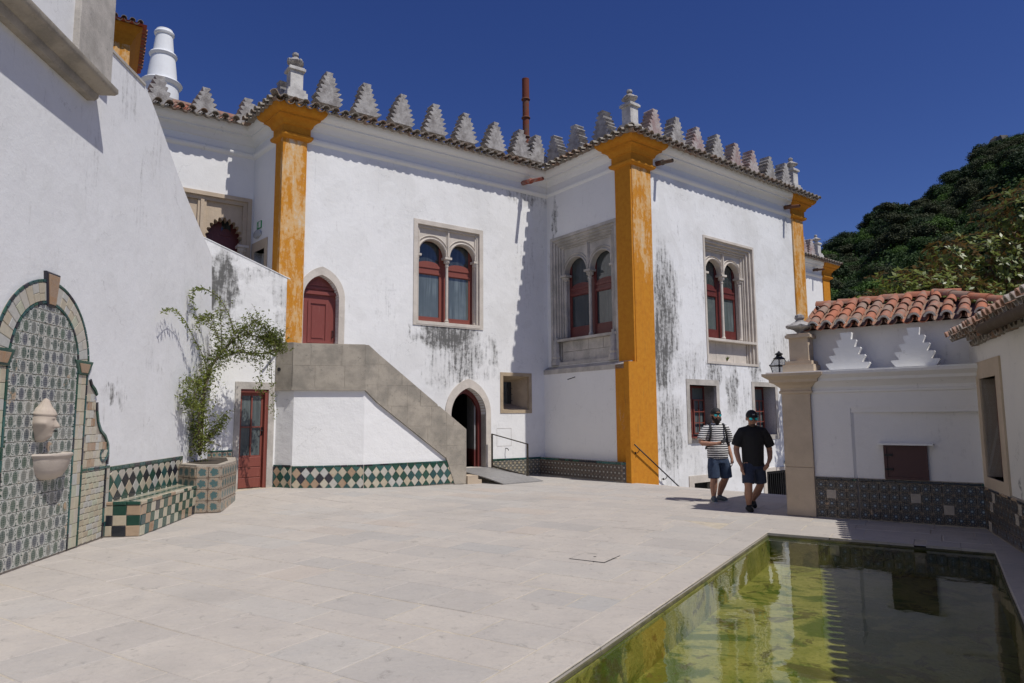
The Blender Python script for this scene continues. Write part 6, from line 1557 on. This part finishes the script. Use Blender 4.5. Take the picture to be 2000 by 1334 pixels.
# ------------------------------------------------------------------ the two men
def ellipse_ring(c, rx, ry, n=14, tilt=None):
    q = [Vector((rx * cos(2 * pi * k / n), ry * sin(2 * pi * k / n), 0)) for k in range(n)]
    if tilt is not None: q = [tilt @ v for v in q]
    return [Vector(c) + v for v in q]
def loft(b, rings):
    n = len(rings[0]); vs = [v for r in rings for v in r]; fs = []
    for i in range(len(rings) - 1):
        for k in range(n):
            k2 = (k + 1) % n; fs.append((i * n + k, i * n + k2, (i + 1) * n + k2, (i + 1) * n + k))
    fs.append(tuple(range(n))[::-1]); fs.append(tuple((len(rings) - 1) * n + k for k in range(n)))
    b.add(vs, fs)
def ball(b, c, r, n=10):
    rx, ry, rz = r if isinstance(r, tuple) else (r, r, r)
    loft(b, [ellipse_ring((c[0], c[1], c[2] + rz * cos(pi * (k + .02) / (n + .04))), rx * sin(pi * (k + .2) / (n + .4)), ry * sin(pi * (k + .2) / (n + .4))) for k in range(n + 1)][::-1])
def fuse(b, name, mat, parent, M, vox, smooth=4, cut=None):
    """join overlapping volumes into one continuous skin"""
    me = b.mesh(name + '_src', mat); tmp = bpy.data.objects.new('tmp', me); COL.objects.link(tmp)
    m1 = tmp.modifiers.new('r', 'REMESH'); m1.mode = 'VOXEL'; m1.voxel_size = vox; m1.use_smooth_shade = True
    m2 = tmp.modifiers.new('s', 'SMOOTH'); m2.iterations = smooth; m2.factor = .5
    bpy.context.view_layer.update(); dg = bpy.context.evaluated_depsgraph_get()
    out = bpy.data.meshes.new_from_object(tmp.evaluated_get(dg)); bpy.data.objects.remove(tmp); bpy.data.meshes.remove(me)
    out.name = name; out.materials.clear(); out.materials.append(mat)
    return obj(name, out, parent, M)
m_skin = plain('skin', (.42, .22, .14), .5, .08, 15, 0, .1); m_skin2 = plain('tanned_skin', (.34, .175, .11), .5, .08, 15, 0, .1)
m_beard = plain('dark_beard', (.018, .012, .010), .8, .2, 60)
m_stub = plain('short_stubble', (.07, .042, .030), .8, .2, 60)
m_denim = plain('navy_cotton', (.035, .060, .115), .8, .18, 25); m_denim2 = plain('dark_navy_cotton', (.020, .030, .060), .8, .18, 25)
m_black = plain('black_cotton', (.010, .010, .011), .85, .15, 20); m_blackc = plain('black_canvas', (.014, .014, .016), .75, .15, 30)
m_shoe = plain('grey_blue_knit', (.10, .13, .15), .7, .2, 40); m_sole = plain('white_sole', (.55, .55, .53), .6, .05)
ml = NT('mirror_lens'); m_lens = ml.fin((.04, .58, .64), .18, None, Metallic=.35)
ts_ = NT('striped_jersey'); o_ = ts_.obj(); Z_ = ts_.n('SeparateXYZ', {0: o_}).node.outputs[2]; X_ = ts_.n('SeparateXYZ', {0: o_}).node.outputs[0]
wv_ = ts_.math('SINE', ts_.math('MULTIPLY', ts_.math('ADD', Z_, ts_.math('MULTIPLY', ts_.noise(o_, 4, 3), .03)), 2 * pi / .042))
m_stripe = ts_.fin(ts_.mix(ts_.ramp(wv_, -.05, .25), (.016, .018, .028), (.78, .77, .75)), .85, ts_.bump(ts_.noise(o_, 14, 4), .4, .01))

def hand(b, w_, d, palm, curl, side, r=.0085, spread=1.0):
    """wrist w_, pointing along d, palm normal 'palm'; five separate fingers"""
    w_ = Vector(w_); d = Vector(d).normalized(); palm = Vector(palm); palm = (palm - d * palm.dot(d)).normalized(); ac = d.cross(palm) * side
    b.tube([w_ - d * .02, w_ + d * .02, w_ + d * .05, w_ + d * .085], [.026, .030, .034, .032], 8)
    for k in (-1, 1): b.tube([w_ + d * .02 + ac * .016 * k, w_ + d * .085 + ac * .026 * k], [.016, .015], 6)
    for k, (o, l) in enumerate(((-.030, .066), (-.010, .078), (.011, .072), (.030, .056))):
        p = w_ + d * .085 + ac * o; dirs = d.copy(); pts = [p - d * .015]; 
        for j in range(3):
            ang = curl * (j + .5) / 2.2; dd = d * cos(ang) + palm * sin(ang); pts.append(pts[-1] + dd * l * (.42, .33, .25)[j] + (d * .015 if j == 0 else Vector()))
        b.tube(pts, [r * 1.15, r * 1.1, r, r * .8], 7)
    tb = w_ + d * .03 - ac * .026
    b.tube([tb, tb - ac * .022 + d * .022 + palm * .012, tb - ac * .026 + d * .052 + palm * .026, tb - ac * .020 + d * .075 + palm * .036], [.014, .0125, .011, .008], 7)

def head(b, c, yaw=0.0, tilt=0.0):
    """skull, jaw, nose, ears, neck stub; returns the head matrix"""
    H = Matrix.Translation(c) @ Matrix.Rotation(yaw, 4, 'Z') @ Matrix.Rotation(tilt, 4, 'X') @ Matrix.Scale(1.16, 4)
    t = MB(); ball(t, (0, .01, .025), (.076, .095, .098)); ball(t, (0, -.018, -.035), (.060, .068, .078)); ball(t, (0, -.045, -.088), (.032, .03, .028))
    t.tube([(0, -.085, .015), (0, -.100, -.012), (0, -.108, -.028)], [.009, .012, .015], 8); ball(t, (.012, -.093, -.03), .010); ball(t, (-.012, -.093, -.03), .010)
    for s in (-1, 1): ball(t, (s * .076, .012, -.008), (.012, .02, .032)); ball(t, (s * .035, -.068, -.03), (.024, .022, .024)); t.tube([(s * .012, -.082, .028), (s * .05, -.07, .028)], [.009, .008], 6)
    t.tube([(-.022, -.086, -.060), (0, -.093, -.058), (.022, -.086, -.060)], [.006, .008, .006], 6)
    b.add([H @ Vector(v) for v in t.v], t.f)
    return H
def shades(parent, H):
    f = MB()
    for s in (-1, 1):
        f.tube([(s * .012, -.098, .012), (s * .035, -.098, .026), (s * .062, -.088, .022), (s * .066, -.080, .004), (s * .050, -.090, -.016), (s * .024, -.097, -.014), (s * .012, -.098, .012)], .0025, 5)
        f.tube([(s * .064, -.082, .014), (s * .080, -.02, .012), (s * .082, .01, .004)], .003, 5)
    f.tube([(-.013, -.099, .012), (.013, -.099, .012)], .003, 5)
    g = f.obj('sunglasses', m_black, parent, H)
    for s in (-1, 1):
        MB().add([(s * x, y, z) for x, y, z in ((.012, -.100, .012), (.035, -.100, .026), (.062, -.090, .022), (.066, -.082, .004), (.050, -.092, -.016), (.024, -.099, -.014))], [(0, 1, 2, 3, 4, 5)]).obj('lens', m_lens, g, H, fix=False)
def cap(parent, H, back=False):
    t = MB(); rings = []
    for k in range(8):
        a = (pi / 2) * k / 7.2; rings.append(ellipse_ring((0, .008, .040 + .088 * sin(a)), .084 * cos(a), .104 * cos(a), 20))
    rings = [ellipse_ring((0, .008, .020), .083, .103, 20)] + rings
    loft(t, rings)
    if not back:
        br = [(.078 * sin(a), -.085 - .060 * cos(a) * 1.0, .050 - .012 * cos(a) ** 2) for a in np.linspace(-1.45, 1.45, 11)]; inner = [(.074 * sin(a), .008 - .098 * cos(a), .044) for a in np.linspace(-1.25, 1.25, 11)]
        vs = [Vector(v) for v in br + inner]; vs += [v - Vector((0, 0, .005)) for v in vs]; n = 11; fs = []
        for i in range(n - 1): fs += [(i, i + 1, n + i + 1, n + i), (2 * n + i, 3 * n + i, 3 * n + i + 1, 2 * n + i + 1), (i, 2 * n + i, 2 * n + i + 1, i + 1)]
        t.add(vs, fs)
    c = t.obj('cap', m_blackc, parent, H, auto=True)
    return c

# --- man in the black T-shirt, walking towards the camera, hand in pocket
def man_black():
    O = Vector((4.15, 12.22, 0)); P_ = thing('person', 'man in plain black T-shirt, navy shorts, black cap and mirrored sunglasses walking', 'person', tuple(O)); M = Matrix.Translation(O)
    b = MB(); Hc = (.085, -.055, 1.615)
    H = head(b, Hc, radians(-3), radians(9))
    b.tube([(.09, 0, 1.40), (.088, -.02, 1.47), (.086, -.04, 1.56)], [.07, .062, .056], 10)
    loft(b, [ellipse_ring(c, rx, ry) for c, rx, ry in (((.10, .02, .80), .165, .12), ((.10, .02, .95), .17, .135), ((.10, .01, 1.1), .175, .135), ((.10, .0, 1.28), .19, .125), ((.10, .0, 1.40), .17, .105), ((.10, 0, 1.46), .10, .08))])
    # image-left arm hanging
    b.tube([(-.06, .0, 1.37), (-.15, .01, 1.24), (-.185, .02, 1.08), (-.19, .0, 1.02), (-.17, -.04, .88), (-.14, -.08, .78)], [.055, .060, .052, .050, .042, .031], 9)
    hand(b, (-.14, -.08, .77), (.12, -.15, -1), (1, .2, 0), 0.7, 1)
    # image-right arm bent, hand entering the pocket
    b.tube([(.26, .0, 1.37), (.36, .02, 1.24), (.405, .04, 1.08), (.41, .04, 1.02), (.38, -.04, .92), (.33, -.10, .845)], [.055, .060, .052, .050, .042, .031], 9)
    hand(b, (.325, -.105, .84), (-.55, -.05, -.85), (-.3, .9, 0), .3, -1)
    # legs: image-left leg forward
    b.tube([(.02, .0, .84), (-.02, -.04, .66), (-.035, -.08, .49), (-.03, -.07, .42), (-.03, -.05, .30), (-.02, -.02, .12), (-.02, -.02, .06)], [.10, .09, .072, .066, .072, .044, .040], 10)
    b.tube([(.19, .02, .84), (.22, .05, .66), (.24, .08, .49), (.24, .12, .42), (.23, .25, .30), (.21, .40, .17), (.21, .42, .13)], [.10, .09, .072, .066, .070, .044, .040], 10)
    body = fuse(b, 'body', m_skin2, P_, M, .0075, 3)
    s = MB(); loft(s, [ellipse_ring(c, rx, ry, 18) for c, rx, ry in (((.10, .02, .775), .185, .145), ((.10, .02, .90), .190, .155), ((.10, .01, 1.1), .195, .155), ((.10, .0, 1.28), .21, .145), ((.10, .0, 1.40), .19, .122), ((.10, 0, 1.475), .09, .082), ((.095, -.01, 1.50), .078, .074))])
    s.tube([(.08, .0, 1.38), (.0, .0, 1.39), (-.075, .0, 1.375), (-.145, .01, 1.27), (-.195, .015, 1.13)], [.07, .092, .094, .090, .084], 14); s.tube([(.12, .0, 1.38), (.20, .0, 1.39), (.275, .0, 1.375), (.36, .02, 1.26), (.425, .04, 1.12)], [.07, .092, .094, .090, .084], 14)
    fuse(s, 'shirt', m_black, P_, M, .011, 9)
    h = MB(); loft(h, [ellipse_ring(c, rx, ry, 16) for c, rx, ry in (((.10, .02, .72), .175, .14), ((.10, .02, .80), .165, .13), ((.10, .02, .84), .155, .12))])
    h.tube([(.03, .0, .80), (-.01, -.04, .65), (-.03, -.07, .48)], [.118, .112, .106], 14); h.tube([(.18, .02, .80), (.215, .05, .65), (.235, .07, .475)], [.118, .112, .106], 14)
    fuse(h, 'shorts', m_denim2, P_, M, .011, 4)
    for nm, a, pt, mt in (('shoe', 0, [(-.02, .045, .045), (-.02, -.02, .045), (-.022, -.10, .036), (-.025, -.17, .028)], m_black), ('shoe', 1, [(.20, .475, .155), (.205, .44, .115), (.21, .385, .05), (.21, .33, .03)], m_black)):
        t = MB(); t.tube(pt, [.046, .054, .052, .038], 10); q = pt[1]; t.tube([(q[0], q[1], q[2]), (q[0], q[1] + (0 if a == 0 else -.02), q[2] + .10)], [.045, .043], 10)
        fuse(t, nm, mt, P_, M, .009, 3)
    shades(P_, M @ H); c = cap(P_, M @ H)
    e = MB()
    for s_ in (1, -1): e.tube([(x * .016, -.0965 + .012 * abs(x) * .2, .072 + s_ * (.010 - .014 * (1 - x * x))) for x in np.linspace(-1, 1, 9)], .0028, 5)
    e.obj('cap_emblem', m_sole, c, M @ H)
    t = MB(); ball(t, (0, -.050, -.098), (.040, .038, .026)); fuse(t, 'stubble', m_stub, P_, M @ H, .008, 2)
    return P_
# --- bearded man in the striped T-shirt holding a phone
def man_striped():
    O = Vector((3.92, 13.55, 0)); P_ = thing('person', 'bearded man in black and white striped T-shirt and backwards cap holding a phone', 'person', tuple(O)); M = Matrix.Translation(O)
    b = MB(); Hc = (.085, -.03, 1.675)
    H = head(b, Hc, radians(4), radians(4))
    b.tube([(.09, 0, 1.46), (.088, -.01, 1.55), (.086, -.02, 1.63)], [.07, .062, .06], 10)
    loft(b, [ellipse_ring(c, rx, ry) for c, rx, ry in (((.10, .02, .82), .175, .14), ((.10, .0, .98), .185, .155), ((.09, .0, 1.14), .185, .15), ((.085, .0, 1.32), .19, .13), ((.085, .0, 1.44), .17, .11), ((.088, 0, 1.50), .10, .08))])
    b.tube([(-.07, .0, 1.40), (-.19, -.01, 1.30), (-.235, -.05, 1.15), (-.22, -.10, 1.13), (-.11, -.21, 1.125), (.0, -.27, 1.13)], [.064, .060, .052, .050, .043, .030], 9)
    hand(b, (.0, -.27, 1.13), (.85, -.15, .18), (.1, .55, .7), 1.2, 1)
    b.tube([(.24, .0, 1.40), (.31, .03, 1.27), (.315, .05, 1.12), (.32, .04, 1.05), (.345, .0, .93), (.36, -.04, .83)], [.064, .058, .048, .046, .038, .029], 9)
    hand(b, (.36, -.04, .825), (.02, -.10, -1), (-1, .3, 0), .8, -1)
    b.tube([(.02, .0, .86), (-.0, -.02, .68), (.0, -.03, .48), (.0, -.02, .42), (-.0, .02, .30), (.0, .04, .12), (.0, .04, .06)], [.10, .09, .076, .068, .074, .046, .042], 10)
    b.tube([(.19, .02, .86), (.25, .04, .68), (.26, .06, .48), (.25, .10, .42), (.21, .16, .30), (.17, .22, .12), (.17, .22, .06)], [.10, .09, .076, .068, .074, .046, .042], 10)
    fuse(b, 'body', m_skin, P_, M, .0075, 3)
    s = MB(); loft(s, [ellipse_ring(c, rx, ry, 18) for c, rx, ry in (((.10, .02, .83), .20, .165), ((.10, .0, .98), .205, .175), ((.09, .0, 1.14), .205, .17), ((.085, .0, 1.32), .208, .148), ((.085, .0, 1.44), .185, .125), ((.088, 0, 1.515), .09, .085), ((.088, 0, 1.53), .08, .078))])
    s.tube([(.06, .0, 1.42), (-.01, .0, 1.425), (-.085, .0, 1.41), (-.17, -.01, 1.31), (-.228, -.035, 1.19)], [.07, .092, .096, .092, .086], 14); s.tube([(.12, .0, 1.42), (.18, .0, 1.425), (.255, .0, 1.41), (.32, .03, 1.28), (.335, .045, 1.15)], [.07, .092, .096, .092, .086], 14)
    fuse(s, 'shirt', m_stripe, P_, M, .011, 9)
    h = MB(); loft(h, [ellipse_ring(c, rx, ry, 16) for c, rx, ry in (((.10, .02, .74), .185, .15), ((.10, .02, .86), .188, .155))])
    h.tube([(.03, .0, .82), (-.0, -.02, .66), (-.0, -.03, .45)], [.125, .118, .112], 14); h.tube([(.18, .02, .82), (.24, .04, .66), (.265, .06, .46)], [.125, .12, .116], 14)
    fuse(h, 'shorts', m_denim, P_, M, .011, 4)
    for pt in ([(.0, .10, .045), (.0, .03, .045), (-.005, -.06, .038), (-.01, -.13, .03)], [(.15, .27, .045), (.17, .21, .045), (.22, .13, .038), (.26, .07, .03)]):
        t = MB(); t.tube(pt, [.046, .056, .054, .040], 10); q = pt[1]; t.tube([q, (q[0], q[1], .11)], [.042, .04], 10); sh_ = fuse(t, 'shoe', m_shoe, P_, M, .009, 3)
        MB().tube([(p[0], p[1], .008) for p in pt], [.040, .044, .046, .034], 10).obj('sole', m_sole, sh_, M @ Matrix.Diagonal((1, 1, .35, 1)))
    shades(P_, M @ H); c = cap(P_, M @ H, True)
    t = MB(); ball(t, (0, -.045, -.078), (.058, .055, .062)); ball(t, (0, -.05, -.12), (.040, .038, .045))
    for s_ in (-1, 1): t.tube([(s_ * .07, -.0, -.01), (s_ * .064, -.025, -.05), (s_ * .045, -.055, -.08)], [.012, .022, .03], 8)
    fuse(t, 'beard', m_beard, P_, M @ H, .009, 2)
    MB().add([(x * .034, -.0995 + .004 * x * x, .047 + z) for x, z in [(cos(a), .024 * sin(a)) for a in np.linspace(0, pi, 9)]], [tuple(range(9))]).obj('cap_opening', m_skin, c, M @ H, fix=False)
    # phone held in the hand, and the backpack on his back
    ph_ = MB().slab([(-.036, -.06), (.036, -.06), (.036, .06), (-.036, .06)], [], -.004, .004).obj('phone', m_black, None, M @ Matrix.Translation((.125, -.325, 1.18)) @ Matrix.Rotation(radians(25), 4, 'Z') @ Matrix.Rotation(radians(-38), 4, 'X') @ Matrix.Rotation(radians(60), 4, 'Y'))
    tag(ph_, 'black mobile phone held by the bearded man at chest height', 'phone')
    t = MB(); ball(t, (.085, .21, 1.20), (.155, .085, .24)); ball(t, (.085, .25, 1.05), (.12, .06, .10)); bp = fuse(t, 'backpack', m_blackc, None, M, .012, 3)
    tag(bp, 'black backpack worn by the man in the striped T-shirt', 'backpack')
    t = MB()
    for s_, xo in ((-1, -.045), (1, .215)): t.tube([(xo, .16, 1.38), (xo, .07, 1.50), (xo, -.06, 1.50), (xo + s_ * .01, -.145, 1.40), (xo + s_ * .03, -.15, 1.26), (xo + s_ * .07, -.06, 1.08), (xo + s_ * .05, .12, 1.02)], .021, 8)
    t.obj('strap', m_blackc, bp, M, smooth=True)
    return P_
man_black(); man_striped()
